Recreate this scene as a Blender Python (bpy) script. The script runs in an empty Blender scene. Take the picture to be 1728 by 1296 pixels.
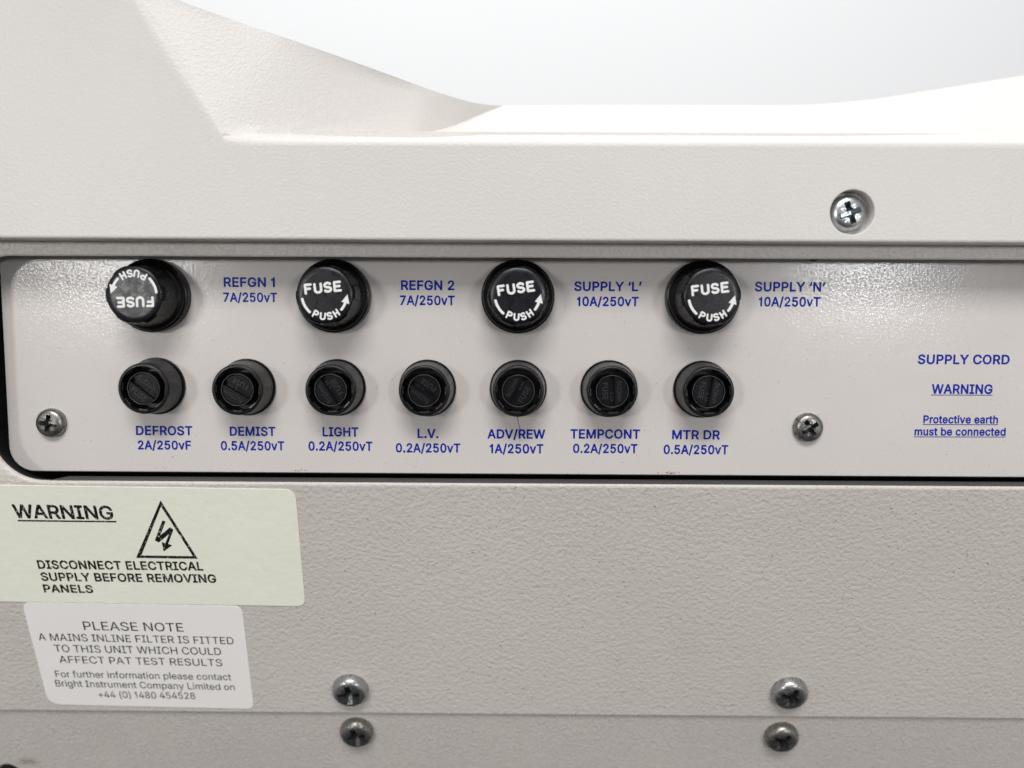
import bpy, bmesh, math, random
from mathutils import Vector, Matrix
from mathutils.geometry import tessellate_polygon

random.seed(4)
scene = bpy.context.scene
COL = scene.collection
MM = 0.001
R = math.radians

# ------------------------------------------------------------------ camera
# the fuse plate is the plane y = 0 (millimetres below), camera 186 mm in front of it
F_PX, D = 1302.0, 186.0
cam_d = bpy.data.cameras.new('camera')
cam = bpy.data.objects.new('camera', cam_d)
COL.objects.link(cam)
CAM_M = Matrix.Rotation(R(0.4), 3, 'Z') @ Matrix.Rotation(R(85.0), 3, 'X') @ Matrix.Rotation(R(0.27), 3, 'Z')
cam.matrix_world = Matrix.Translation((0, -D * MM, 0)) @ CAM_M.to_4x4()
cam_d.sensor_width = 36.0
cam_d.lens = F_PX / 1728.0 * 36.0
cam_d.clip_start = 0.005
cam_d.clip_end = 20.0
cam_d.dof.use_dof = True
cam_d.dof.focus_distance = 0.183
cam_d.dof.aperture_fstop = 7.5
scene.camera = cam

# ------------------------------------------------------------------ light
world = bpy.data.worlds.new('World')
scene.world = world
world.use_nodes = True
wn = world.node_tree.nodes
wl = world.node_tree.links
bg = wn['Background']
tc = wn.new('ShaderNodeTexCoord')
sx = wn.new('ShaderNodeSeparateXYZ')
rp = wn.new('ShaderNodeValToRGB')
mr = wn.new('ShaderNodeMapRange')
mr.inputs['From Min'].default_value = -1
mr.inputs['From Max'].default_value = 1
wl.new(tc.outputs['Generated'], sx.inputs[0])
wl.new(sx.outputs['Z'], mr.inputs['Value'])
wl.new(mr.outputs[0], rp.inputs[0])
# a white room: pale walls to either side, darker behind the photographer
ab = wn.new('ShaderNodeMath'); ab.operation = 'ABSOLUTE'
wl.new(sx.outputs['X'], ab.inputs[0])
ms = wn.new('ShaderNodeMapRange')
ms.inputs['From Min'].default_value = 0.55
ms.inputs['From Max'].default_value = 0.95
ms.inputs['To Max'].default_value = 1.0
wl.new(ab.outputs[0], ms.inputs['Value'])
mx = wn.new('ShaderNodeMix'); mx.data_type = 'RGBA'
wl.new(ms.outputs[0], mx.inputs[0])
wl.new(rp.outputs[0], mx.inputs[6])
mx.inputs[7].default_value = (1.25, 1.25, 1.25, 1)
wl.new(mx.outputs[2], bg.inputs['Color'])
e = rp.color_ramp.elements
e[0].position = 0.25; e[0].color = (0.10, 0.095, 0.09, 1)
e[1].position = 0.85; e[1].color = (0.95, 0.96, 1.0, 1)
m_ = rp.color_ramp.elements.new(0.5); m_.color = (0.36, 0.35, 0.34, 1)
bg.inputs['Strength'].default_value = 0.37


def area(name, loc, target, sx_, sy_, watts, color):
    l = bpy.data.lights.new(name, 'AREA')
    l.shape = 'RECTANGLE'
    l.size, l.size_y = sx_, sy_
    l.energy = watts
    l.color = color
    o = bpy.data.objects.new(name, l)
    COL.objects.link(o)
    o.location = loc
    d = Vector(target) - Vector(loc)
    o.rotation_euler = d.to_track_quat('-Z', 'Y').to_euler()
    return o


area('window_light_left', (-0.79, -1.35, 0.15), (0, 0, 0), 0.20, 0.20, 4.4, (1.0, 0.98, 0.95))
area('window_light_right', (0.70, -1.40, 0.14), (0, 0, 0), 0.16, 0.18, 3.5, (0.97, 0.98, 1.0))
area('window_light_far_right', (1.14, -1.25, -0.12), (0, 0, 0), 0.12, 0.14, 0.6, (0.97, 0.98, 1.0))
area('ceiling_light', (-0.2, 0.26, 1.4), (-0.15, 0.42, 0), 1.8, 0.8, 15.3, (1.0, 0.995, 0.98))
area('ceiling_light', (0.0, -1.25, 1.25), (0, 0, 0), 1.0, 0.5, 23.0, (1.0, 0.98, 0.955))

scene.view_settings.view_transform = 'Standard'
scene.view_settings.look = 'None'
scene.view_settings.gamma = 1.0
scene.view_settings.use_curve_mapping = False
scene.view_settings.exposure = 0.0
scene.render.engine = 'CYCLES'
scene.cycles.use_denoising = True

# ------------------------------------------------------------------ geometry helpers (millimetres)


def ray(px, py):
    return CAM_M @ Vector((px - 864.0, 648.0 - py, -F_PX))


CAM0 = Vector((0, -D, 0))


def on_y(px, py, y):
    d = ray(px, py)
    return CAM0 + d * ((y + D) / d.y)


def on_plane(px, py, p0, n):
    d = ray(px, py)
    return CAM0 + d * ((p0 - CAM0).dot(n) / d.dot(n))


Y_FRAME, Y_HOOD = -6.5, -12.5
SLOPE = math.tan(R(17))
Z_BEND = on_y(900, 817.5, Y_FRAME).z
P_SLOPE = Vector((0, Y_FRAME, Z_BEND))
N_SLOPE = Vector((0, -math.cos(R(17)), -math.sin(R(17))))
LOWER_GAP = 1.0
P_LOWER = P_SLOPE - N_SLOPE * LOWER_GAP


def slope(px, py, lift=0.0):
    return on_plane(px, py, P_SLOPE + N_SLOPE * lift, N_SLOPE)


def lower(px, py, lift=0.0):
    return on_plane(px, py, P_LOWER + N_SLOPE * lift, N_SLOPE)


def mesh(name, verts, faces, mat=None, origin=Vector((0, 0, 0)), smooth=False, weld=0.0):
    bm = bmesh.new()
    vs = [bm.verts.new((Vector(v) - origin) * MM) for v in verts]
    for f in faces:
        try:
            bm.faces.new([vs[i] for i in f])
        except ValueError:
            pass
    if weld:
        bmesh.ops.remove_doubles(bm, verts=bm.verts, dist=weld * MM)
    me = bpy.data.meshes.new(name)
    bm.to_mesh(me)
    bm.free()
    if smooth:
        me.polygons.foreach_set('use_smooth', [True] * len(me.polygons))
    if mat:
        me.materials.append(mat)
    return me


def link(name, me, parent=None, origin=Vector((0, 0, 0))):
    o = bpy.data.objects.new(name, me)
    COL.objects.link(o)
    if parent:
        o.parent = parent
    else:
        o.location = Vector(origin) * MM
    return o


def tag(o, label=None, cat=None, group=None, kind=None):
    if label: o['label'] = label
    if cat: o['category'] = cat
    if group: o['group'] = group
    if kind: o['kind'] = kind
    return o


def thing(name, loc, label, cat, group=None):
    o = bpy.data.objects.new(name, None)
    COL.objects.link(o)
    o.empty_display_size = 0.005
    o.location = Vector(loc) * MM
    return tag(o, label, cat, group)


def sharp(me, ang=35):
    """smooth shading with edges sharper than ang kept crisp"""
    bm = bmesh.new()
    bm.from_mesh(me)
    for ed in bm.edges:
        if len(ed.link_faces) == 2 and ed.calc_face_angle(0) > R(ang):
            ed.smooth = False
    for f in bm.faces:
        f.smooth = True
    bm.to_mesh(me)
    bm.free()
    return me


def fix_normals(me):
    bm = bmesh.new()
    bm.from_mesh(me)
    bmesh.ops.recalc_face_normals(bm, faces=bm.faces)
    bm.to_mesh(me)
    bm.free()
    return me


def catmull(pts, n):
    out = []
    P = [pts[0]] + list(pts) + [pts[-1]]
    for i in range(1, len(P) - 2):
        a, b, c, d = [Vector(q) for q in P[i - 1:i + 3]]
        for k in range(n):
            t = k / n
            out.append(0.5 * ((2 * b) + (c - a) * t + (2 * a - 5 * b + 4 * c - d) * t * t + (3 * b - a - 3 * c + d) * t ** 3))
    out.append(Vector(pts[-1]))
    return out


def interp(tab, x):
    """smooth (monotone Hermite) vector table lookup, tab = [(x, vec), ...]"""
    if x <= tab[0][0]: return Vector(tab[0][1])
    if x >= tab[-1][0]: return Vector(tab[-1][1])
    n = len(tab)
    sl = [(Vector(tab[i + 1][1]) - Vector(tab[i][1])) / (tab[i + 1][0] - tab[i][0]) for i in range(n - 1)]

    def tangent(i):
        if i == 0: return sl[0]
        if i == n - 1: return sl[-1]
        out = []
        for p, q in zip(sl[i - 1], sl[i]):
            out.append(0.0 if p * q <= 0 else 2 * p * q / (p + q))
        return Vector(out)
    for i in range(n - 1):
        xa, xb = tab[i][0], tab[i + 1][0]
        if x <= xb:
            h = xb - xa
            t = (x - xa) / h
            return (Vector(tab[i][1]) * (2 * t ** 3 - 3 * t * t + 1) + tangent(i) * (h * (t ** 3 - 2 * t * t + t))
                    + Vector(tab[i + 1][1]) * (3 * t * t - 2 * t ** 3) + tangent(i + 1) * (h * (t ** 3 - t * t)))


def lathe(profile, seg=64, rfun=None):
    """profile [(r, h)] turned round the local -Y axis; rfun(ang, row, r) may shape it"""
    V, Fc = [], []
    n = len(profile)
    for i in range(seg):
        a = 2 * math.pi * i / seg
        for k, (r, h) in enumerate(profile):
            rr = rfun(a, k, r) if rfun else r
            V.append((rr * math.cos(a), -h, rr * math.sin(a)))
    for i in range(seg):
        j = (i + 1) % seg
        for k in range(n - 1):
            Fc.append((i * n + k, j * n + k, j * n + k + 1, i * n + k + 1))
    return V, Fc

# ------------------------------------------------------------------ materials


def nodes_mat(name):
    m = bpy.data.materials.new(name)
    m.use_nodes = True
    nt = m.node_tree
    return m, nt, nt.nodes['Principled BSDF'], nt.nodes, nt.links


def coords(nt, scale=1000.0, rot=(0, 0, 0), aniso=(1, 1, 1)):
    t = nt.nodes.new('ShaderNodeTexCoord')
    mp = nt.nodes.new('ShaderNodeMapping')
    mp.inputs['Scale'].default_value = [scale * a for a in aniso]
    mp.inputs['Rotation'].default_value = rot
    nt.links.new(t.outputs['Object'], mp.inputs['Vector'])
    return mp.outputs['Vector']


def noise(nt, vec, scale, detail=2.0, rough=0.5, dist=0.0):
    n = nt.nodes.new('ShaderNodeTexNoise')
    n.inputs['Scale'].default_value = scale
    n.inputs['Detail'].default_value = detail
    n.inputs['Roughness'].default_value = rough
    n.inputs['Distortion'].default_value = dist
    nt.links.new(vec, n.inputs['Vector'])
    return n.outputs['Fac']


def ramp(nt, fac, stops):
    r = nt.nodes.new('ShaderNodeValToRGB')
    el = r.color_ramp.elements
    while len(el) < len(stops):
        el.new(0.5)
    for q, (p, c) in zip(el, stops):
        q.position = p
        q.color = c if len(c) == 4 else (*c, 1)
    nt.links.new(fac, r.inputs[0])
    return r.outputs[0]


def grey(v): return (v, v, v, 1)


def mixc(nt, fac, a, b):
    m = nt.nodes.new('ShaderNodeMix')
    m.data_type = 'RGBA'
    for sock, val in ((m.inputs[6], a), (m.inputs[7], b)):
        if isinstance(val, tuple):
            sock.default_value = val if len(val) == 4 else (*val, 1)
        else:
            nt.links.new(val, sock)
    if isinstance(fac, (int, float)):
        m.inputs[0].default_value = fac
    else:
        nt.links.new(fac, m.inputs[0])
    return m.outputs[2]


def bump(nt, h, strength, dist, prev=None):
    b = nt.nodes.new('ShaderNodeBump')
    b.inputs['Strength'].default_value = strength
    b.inputs['Distance'].default_value = dist * MM
    nt.links.new(h, b.inputs['Height'])
    if prev: nt.links.new(prev, b.inputs['Normal'])
    return b.outputs['Normal']


def paint(name, color, rough, grain, depth, dist=0.6, aniso=(1, 1, 1), strength=0.5, specks=0.0, coat=0.0, spec=0.5, mottling=0.05, dirt=(0.18, 0.15, 0.12), stain=None):
    """textured paint: grain = bumps per mm, depth in mm"""
    m, nt, b, N, L = nodes_mat(name)
    v = coords(nt, aniso=aniso)
    h = noise(nt, v, grain, 1.5, 0.45, dist)
    h2 = ramp(nt, h, [(0.20, grey(0)), (0.80, grey(1))])
    v2 = coords(nt)
    big = noise(nt, v2, 0.03, 3, 0.6)
    colr = ramp(nt, big, [(0.3, tuple(c * (1 - mottling) for c in color)), (0.7, tuple(min(1, c * (1 + mottling)) for c in color))])
    if specks:
        s = noise(nt, v2, 1.35, 2.5, 0.62)
        mask = ramp(nt, s, [(specks, grey(0)), (specks + 0.035, grey(1))])
        s2 = noise(nt, v2, 0.16, 2, 0.5)
        gate = ramp(nt, s2, [(0.44, grey(0)), (0.6, grey(0.8))])
        mm = N.new('ShaderNodeMath'); mm.operation = 'MULTIPLY'
        L.new(mask, mm.inputs[0]); L.new(gate, mm.inputs[1])
        colr = mixc(nt, mm.outputs[0], colr, dirt)
    if stain:
        t = N.new('ShaderNodeTexCoord')
        mp = N.new('ShaderNodeMapping')
        mp.vector_type = 'TEXTURE'
        mp.inputs['Location'].default_value = stain[0]
        mp.inputs['Scale'].default_value = stain[1]
        L.new(t.outputs['Object'], mp.inputs['Vector'])
        ln = N.new('ShaderNodeVectorMath'); ln.operation = 'LENGTH'
        L.new(mp.outputs['Vector'], ln.inputs[0])
        ad = N.new('ShaderNodeMath'); ad.operation = 'MULTIPLY_ADD'
        L.new(noise(nt, v2, 0.6, 3, 0.6), ad.inputs[0])
        ad.inputs[1].default_value = 0.9
        L.new(ln.outputs['Value'], ad.inputs[2])
        colr = mixc(nt, ramp(nt, ad.outputs[0], [(0.35, grey(0.75)), (1.0, grey(0))]), colr, (0.20, 0.16, 0.135))
    L.new(colr, b.inputs['Base Color'])
    b.inputs['Roughness'].default_value = rough
    b.inputs['Specular IOR Level'].default_value = spec
    b.inputs['Coat Weight'].default_value = coat
    b.inputs['Coat Roughness'].default_value = 0.18
    L.new(bump(nt, h2, strength, depth), b.inputs['Normal'])
    return m


M_HOOD = paint('hood_textured_plastic', (0.655, 0.63, 0.607), 0.42, 1.5, 0.16, dist=0.6, strength=0.33, spec=0.4, mottling=0.015)
M_CASE = paint('casing_hammered_paint', (0.615, 0.575, 0.538), 0.38, 0.98, 0.32, dist=0.45, strength=0.48, specks=0.655, spec=0.45, mottling=0.03)
STAIN = (lower(48, 1285) - (P_LOWER + Vector((0, math.sin(R(17)), -math.cos(R(17)))) * 0)) * MM
M_LOWER = paint('lower_grained_paint', (0.575, 0.537, 0.505), 0.42, 1.35, 0.24, dist=1.3, aniso=(1.2, 1, 0.75), strength=0.85, spec=0.4, mottling=0.03, stain=(STAIN, (0.0075, 0.01, 0.0028)))
M_FLANGE = paint('shade_toned_flange', (0.045, 0.044, 0.047), 0.55, 1.6, 0.12, specks=0.68, mottling=0.2, dirt=(0.3, 0.27, 0.25))  # recess shade put into the flange's base colour


def plate_mat():
    m, nt, b, N, L = nodes_mat('plate_satin_paint')
    v = coords(nt)
    base = (0.635, 0.612, 0.595)
    big = noise(nt, v, 0.035, 3, 0.6)
    colr = ramp(nt, big, [(0.3, (0.605, 0.572, 0.552)), (0.7, (0.63, 0.598, 0.578))])
    # fine dust flecks and smudges
    s = noise(nt, v, 1.5, 2.5, 0.6)
    mask = ramp(nt, s, [(0.655, grey(0)), (0.69, grey(1))])
    gate = ramp(nt, noise(nt, v, 0.11, 2, 0.5), [(0.42, grey(0)), (0.62, grey(0.75))])
    mm = N.new('ShaderNodeMath'); mm.operation = 'MULTIPLY'
    L.new(mask, mm.inputs[0]); L.new(gate, mm.inputs[1])
    colr = mixc(nt, mm.outputs[0], colr, (0.26, 0.22, 0.19))
    s3 = noise(nt, v, 0.55, 5, 0.75)
    mask3 = ramp(nt, s3, [(0.665, grey(0)), (0.70, grey(0.7))])
    colr = mixc(nt, mask3, colr, (0.36, 0.33, 0.31))
    L.new(colr, b.inputs['Base Color'])
    b.inputs['Roughness'].default_value = 0.34
    b.inputs['Specular IOR Level'].default_value = 0.15
    pits = ramp(nt, noise(nt, v, 1.9, 2.5, 0.6, 0.3), [(0.40, grey(0.03)), (0.52, grey(0.8))])
    L.new(pits, b.inputs['Coat Weight'])
    b.inputs['Coat IOR'].default_value = 1.5
    b.inputs['Coat Roughness'].default_value = 0.15
    h = noise(nt, v, 1.9, 2, 0.5, 0.4)
    n1 = bump(nt, h, 0.36, 0.075)
    h2 = noise(nt, v, 0.25, 2, 0.5)
    n2 = bump(nt, h2, 0.2, 0.10, n1)
    L.new(n2, b.inputs['Coat Normal'])
    L.new(bump(nt, h, 0.12, 0.05), b.inputs['Normal'])
    return m


M_PLATE = plate_mat()


def black_plastic(name, base, rough, grain, depth, dust=0.0, spec=0.5):
    m, nt, b, N, L = nodes_mat(name)
    v = coords(nt)
    colr = base
    if dust:
        d1 = ramp(nt, noise(nt, v, 2.6, 3, 0.7), [(0.56, grey(0)), (0.72, grey(dust))])
        colr = mixc(nt, d1, (*base, 1), (0.22, 0.21, 0.2))
        L.new(colr, b.inputs['Base Color'])
    else:
        b.inputs['Base Color'].default_value = (*base, 1)
    rr = ramp(nt, noise(nt, v, 0.7, 3, 0.6), [(0.3, grey(rough * 0.8)), (0.7, grey(rough * 1.25))])
    L.new(rr, b.inputs['Roughness'])
    b.inputs['Specular IOR Level'].default_value = spec
    L.new(bump(nt, noise(nt, v, grain, 2, 0.5), 0.4, depth), b.inputs['Normal'])
    return m


M_BLACK = black_plastic('black_moulded_plastic', (0.0035, 0.0035, 0.004), 0.26, 2.2, 0.02, dust=0.02, spec=0.22)
M_BLACK_MATT = black_plastic('black_satin_plastic', (0.0045, 0.0045, 0.006), 0.34, 2.8, 0.05, dust=0.05, spec=0.20)
M_BARREL = black_plastic('black_barrel_plastic', (0.0045, 0.0045, 0.0055), 0.33, 2.8, 0.05, dust=0.08, spec=0.42)
M_FACE = black_plastic('black_grained_face', (0.005, 0.005, 0.009), 0.30, 5.5, 0.022, dust=0.08, spec=0.42)
M_VOID = black_plastic('painted_dark_interior', (0.004, 0.004, 0.004), 0.8, 1, 0.02)  # black put in for the shade behind the plate


def ink(name, color, worn=0.0, under=(0.7, 0.7, 0.7), scale=1.6, rough=0.5):
    m, nt, b, N, L = nodes_mat(name)
    v = coords(nt)
    if worn:
        f = ramp(nt, noise(nt, v, scale, 3, 0.65), [(1 - worn - 0.04, grey(0)), (1 - worn + 0.04, grey(1))])
        L.new(mixc(nt, f, (*color, 1), under), b.inputs['Base Color'])
    else:
        b.inputs['Base Color'].default_value = (*color, 1)
    b.inputs['Roughness'].default_value = rough
    b.inputs['Specular IOR Level'].default_value = 0.15
    return m


M_BLUE = ink('blue_screen_ink', (0.003, 0.018, 0.31), 0.26, (0.05, 0.08, 0.38), 1.3, 0.4)
M_INK = ink('worn_black_ink', (0.010, 0.010, 0.011), 0.375, (0.62, 0.64, 0.54), 2.0)
M_INK2 = ink('thin_black_ink', (0.014, 0.014, 0.015), 0.38, (0.50, 0.49, 0.47), 1.7)
M_MOULD = black_plastic('paler_lettering_plastic', (0.034, 0.034, 0.039), 0.35, 2.8, 0.04, spec=0.5)  # lettering is a paler grey than the insert
M_RIM = black_plastic('painted_edge_glint', (0.05, 0.05, 0.054), 0.3, 2.8, 0.05, dust=0.1, spec=0.5)  # edge highlight put into a paler grey base colour
M_WHITE = ink('white_marking', (0.80, 0.80, 0.80), 0.0)


def paper(name, color, rough, wrinkle):
    m, nt, b, N, L = nodes_mat(name)
    v = coords(nt)
    colr = ramp(nt, noise(nt, v, 0.05, 4, 0.6), [(0.3, tuple(c * 0.965 for c in color)), (0.7, color)])
    L.new(colr, b.inputs['Base Color'])
    b.inputs['Roughness'].default_value = rough
    n1 = bump(nt, noise(nt, v, 0.95, 2, 0.5, 1.0), 0.10, 0.10)
    va = coords(nt, aniso=(0.35, 1, 0.06))
    n2 = bump(nt, noise(nt, va, 1.0, 3, 0.6), wrinkle, 0.35, n1)
    L.new(n2, b.inputs['Normal'])
    return m


M_GREEN_PAPER = paper('pale_green_sticker', (0.90, 0.915, 0.79), 0.42, 0.35)
M_WHITE_PAPER = paper('white_paper_sticker', (0.91, 0.888, 0.865), 0.6, 0.12)


def metal(name, color, rough, dirt, grain=1.2, dirt_col=(0.02, 0.018, 0.016)):
    m, nt, b, N, L = nodes_mat(name)
    v = coords(nt)
    f = ramp(nt, noise(nt, v, grain, 4, 0.65), [(0.62 - dirt, grey(0)), (0.80 - dirt, grey(1))])
    L.new(mixc(nt, f, (*color, 1), dirt_col), b.inputs['Base Color'])
    mt = ramp(nt, f, [(0, grey(1)), (1, grey(0.4))])
    L.new(mt, b.inputs['Metallic'])
    rr = ramp(nt, f, [(0, grey(rough)), (1, grey(min(1, rough + 0.3)))])
    L.new(rr, b.inputs['Roughness'])
    L.new(bump(nt, noise(nt, v, 2.4, 3, 0.6), 0.35, 0.06), b.inputs['Normal'])
    return m


M_ZINC = metal('bright_zinc', (0.55, 0.57, 0.58), 0.3, 0.05)
M_RECESS_ZINC = metal('zinc_recess', (0.30, 0.34, 0.35), 0.3, 0.08, 2.2, (0.01, 0.012, 0.013))
M_RECESS = metal('dark_recess', (0.16, 0.17, 0.175), 0.35, 0.16, 2.2, (0.008, 0.008, 0.008))  # darker metal for the recess faces
M_DULL = metal('tarnished_steel', (0.30, 0.29, 0.275), 0.36, 0.13)
M_GREYST = metal('worn_grey_steel', (0.44, 0.44, 0.445), 0.34, 0.10)
M_RUST = ink('rust_grit', (0.30, 0.13, 0.055), 0.35, (0.10, 0.06, 0.04), 6.0, 0.9)
M_HAIR = ink('dark_fibre', (0.08, 0.07, 0.06))


def wall_mat():
    m, nt, b, N, L = nodes_mat('white_backdrop')
    v = coords(nt, scale=1.0)
    colr = ramp(nt, noise(nt, v, 1.2, 3, 0.5), [(0.3, (0.885, 0.90, 0.92)), (0.7, (0.905, 0.92, 0.94))])
    L.new(colr, b.inputs['Base Color'])
    b.inputs['Roughness'].default_value = 0.9
    return m


M_WALL = wall_mat()

# ------------------------------------------------------------------ setting: the white wall behind the machine
wv = [(-3000, 800, -1500), (3000, 800, -1500), (3000, 800, 2200), (-3000, 800, 2200)]
tag(link('wall', mesh('wall', wv, [(0, 1, 2, 3)], M_WALL)), kind='structure')

# ------------------------------------------------------------------ hood (upper moulded cover)


def quad_bezier(a, c, b, t):
    return a * (1 - t) ** 2 + c * (2 * t * (1 - t)) + b * t * t


hood = thing('instrument_cover', on_y(700, 320, Y_HOOD), 'large off-white textured moulded cover with a scooped top edge', 'cover')
HO = on_y(700, 320, Y_HOOD)

pix = [(-420, -245), (-200, -170), (0, -102), (130, -58), (190, -38), (208, -28), (222, -6), (240, 26), (262, 60), (300, 120), (336.5, 173),
       (358, 206), (368, 221), (377, 230), (392, 234.5), (430, 235.5), (500, 235.5), (620, 235.5), (720, 235.5), (835, 236), (1000, 236.5),
       (1330, 238), (1600, 239.5), (1800, 240.5), (2150, 242)]
Qp = [Vector((q.x, q.y)) for q in catmull([(*p, 0) for p in pix], 6)]
Q = [on_y(p.x, p.y, Y_HOOD) for p in Qp]
# far rim of the scoop: (key, (px, py, depth))
rim_l = [(215, (228, -26, -12.1)), (250, (300, 0, -10.1)), (300, (360, 22, -8.3)), (340, (420, 43, -6.2)), (377, (480, 63, -4.2))]
rim_e = [(377, (480, 63, -4.2)), (480, (560, 91, -0.5)), (620, (665, 129, 6)), (700, (725, 151, 11.5)), (750, (775, 167, 19)), (800, (815, 176, 28)), (835, (850, 178.5, 36)),
         (1000, (1000, 177, 38)), (1330, (1330, 177.5, 38)), (1455, (1455, 169.5, 38)), (1567, (1567, 152.5, 38)), (1728, (1728, 126.5, 38)),
         (1950, (1950, 78, 38)), (2150, (2150, 20, 38))]
foot = [(377, (380, 227.5, -11.7)), (430, (440, 226, -9.8)), (500, (510, 225.5, -6.5)), (620, (630, 225, 1.5)), (690, (700, 224, 8)), (735, (745, 218, 14.5)),
        (770, (785, 204, 21.5)), (800, (815, 191, 29)), (835, (850, 178.5, 36))]
cols = []
RF = 1.3
for i, p in enumerate(Qp):
    a = Q[max(i - 1, 0)]; b = Q[min(i + 1, len(Q) - 1)]
    t = (b - a).normalized()
    n2 = Vector((t.z, 0, -t.x))
    q = Q[i]
    x = p.x
    if i < 5 * 6:                                   # top edge left of the scoop: the cover turns back
        T = q + Vector((0, 40, -6)); G = q.lerp(T, 0.3)
    elif x < 377 and p.y < 230:
        k = interp(rim_l, x)
        T = on_y(k.x, k.y, k.z)
        fr = 0.3 * max(0, (377 - x) / 160)
        G = q.lerp(T, fr + 0.02)
    else:
        k = interp(rim_e, x)
        T = on_y(k.x, k.y, k.z)
        if x <= 835:
            g = interp(foot, x)
            G = on_y(g.x, g.y, g.z)
        else:
            G = q.lerp(T, 1 - 0.7 * min(1, (x - 835) / 160))
    dirn = (G - q)
    if dirn.length < 0.5: dirn = (T - q)
    dirn.normalize()
    ln = min(RF, max(0.4, 0.45 * (G - q).length))
    A, B = q + n2 * RF, q + dirn * ln
    col = [quad_bezier(A, q, B, s / 5) for s in range(6)]
    for s in range(1, 7): col.append(B.lerp(G, s / 6))
    for s in range(1, 11):
        u = s / 10
        w = G.lerp(T, u)
        sag = 4 * u * (1 - u) * 0.0 * (T - G).length
        if not (x > 835): w = w + Vector((0, sag, -sag * 0.6))
        col.append(w)
    col += [T + Vector((0, 1.2, 0.1)), T + Vector((0, 5, -2)), T + Vector((0, 18, -20)), T + Vector((0, 22, -60))]
    cols.append(col)
for it in range(160):                               # ease the sheet round the corner of the scoop
    new = [list(c) for c in cols]
    for i in range(5 * 6 + 2, len(cols) - 1):
        if not 225 < Qp[i].x < 680: continue
        for k in range(7, len(cols[0]) - 5):
            w_ = min(1.0, (k - 6) / 6)
            new[i][k] = cols[i][k] * (1 - 0.5 * w_) + (cols[i - 1][k] + cols[i + 1][k]) * (0.25 * w_)
    cols = new
V, Fc = [], []
nr = len(cols[0])
for c in cols: V += c
for i in range(len(cols) - 1):
    for k in range(nr - 1):
        Fc.append((i * nr + k, i * nr + k + 1, (i + 1) * nr + k + 1, (i + 1) * nr + k))
# front face with the screw hole
SC_H = on_y(1438.5, 358, Y_HOOD)
HOLE_R = 36.6 / (F_PX / (D + Y_HOOD))
RB = 0.7
bl = [on_y(px, 402.2 + (px - 0) * (410.6 - 402.2) / 1728, Y_HOOD) for px in (2150, 1600, 1000, 400, -420)]
hole = [SC_H + Vector((math.cos(t), 0, math.sin(t))) * (HOLE_R + 0.25) for t in [2 * math.pi * k / 48 for k in range(48)]]
outer = [c[0] for c in cols] + [b + Vector((0, 0, RB)) for b in bl]
tri = tessellate_polygon([[(v.x, v.z, 0) for v in outer], [(v.x, v.z, 0) for v in hole]])
base = len(V)
allv = outer + hole
V += allv
Fc += [tuple(base + k for k in t) for t in tri]
# bottom edge roll and underside
base = len(V)
for b in bl:
    A, B = b + Vector((0, 0, RB)), b + Vector((0, RB, 0))
    V += [quad_bezier(A, b, B, s / 4) for s in range(5)] + [Vector((b.x, Y_FRAME - 0.15, b.z + 0.05)), Vector((b.x, Y_FRAME - 0.15, b.z + 25))]
for i in range(len(bl) - 1):
    for k in range(6):
        Fc.append((base + i * 7 + k, base + i * 7 + k + 1, base + (i + 1) * 7 + k + 1, base + (i + 1) * 7 + k))
# the screw hole: rounded mouth, wall, floor
base = len(V)
rows = [(HOLE_R + 0.25, 0), (HOLE_R + 0.06, 0.07), (HOLE_R, 0.25), (HOLE_R, 3.6), (0.2, 3.6)]
for k in range(48):
    t = 2 * math.pi * k / 48
    for r_, d_ in rows:
        V.append(SC_H + Vector((math.cos(t) * r_, d_, math.sin(t) * r_)))
for k in range(48):
    j = (k + 1) % 48
    for s in range(4):
        Fc.append((base + k * 5 + s, base + k * 5 + s + 1, base + j * 5 + s + 1, base + j * 5 + s))
me = mesh('shell', V, Fc, M_HOOD, HO)
sharp(me, 40)
link('shell', me, hood)

# ------------------------------------------------------------------ casing: painted frame round the recess, bent back below it
case = thing('casing_panel', Vector((0, Y_FRAME, Z_BEND)), 'beige-grey hammered-paint panel framing the recess and sloping back below it', 'panel')
CO = Vector((0, Y_FRAME, Z_BEND))
XL = on_y(-25, 640, Y_FRAME).x
XR = on_y(2080, 640, Y_FRAME).x
ZT = on_y(900, 435.2, Y_FRAME).z
ZB = Z_BEND + 0.15
RT, RBm = 7.0, 12.5


def rounded(x0, x1, z0, z1, r_tl, r_tr, r_br, r_bl, n=12):
    pts = []
    for cx, cz, r, a0 in ((x0 + r_tl, z1 - r_tl, r_tl, 180), (x1 - r_tr, z1 - r_tr, r_tr, 90), (x1 - r_br, z0 + r_br, r_br, 0), (x0 + r_bl, z0 + r_bl, r_bl, -90)):
        for k in range(n + 1):
            a = R(a0 - 90 * k / n)
            pts.append((Vector((cx + r * math.cos(a), 0, cz + r * math.sin(a))), Vector((math.cos(a), 0, math.sin(a)))))
    return pts


op = rounded(XL, XR, ZB, ZT, RT, RT, RBm, RBm, 16)


def y_case(z): return Y_FRAME + max(0.0, Z_BEND - z) * SLOPE


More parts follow.
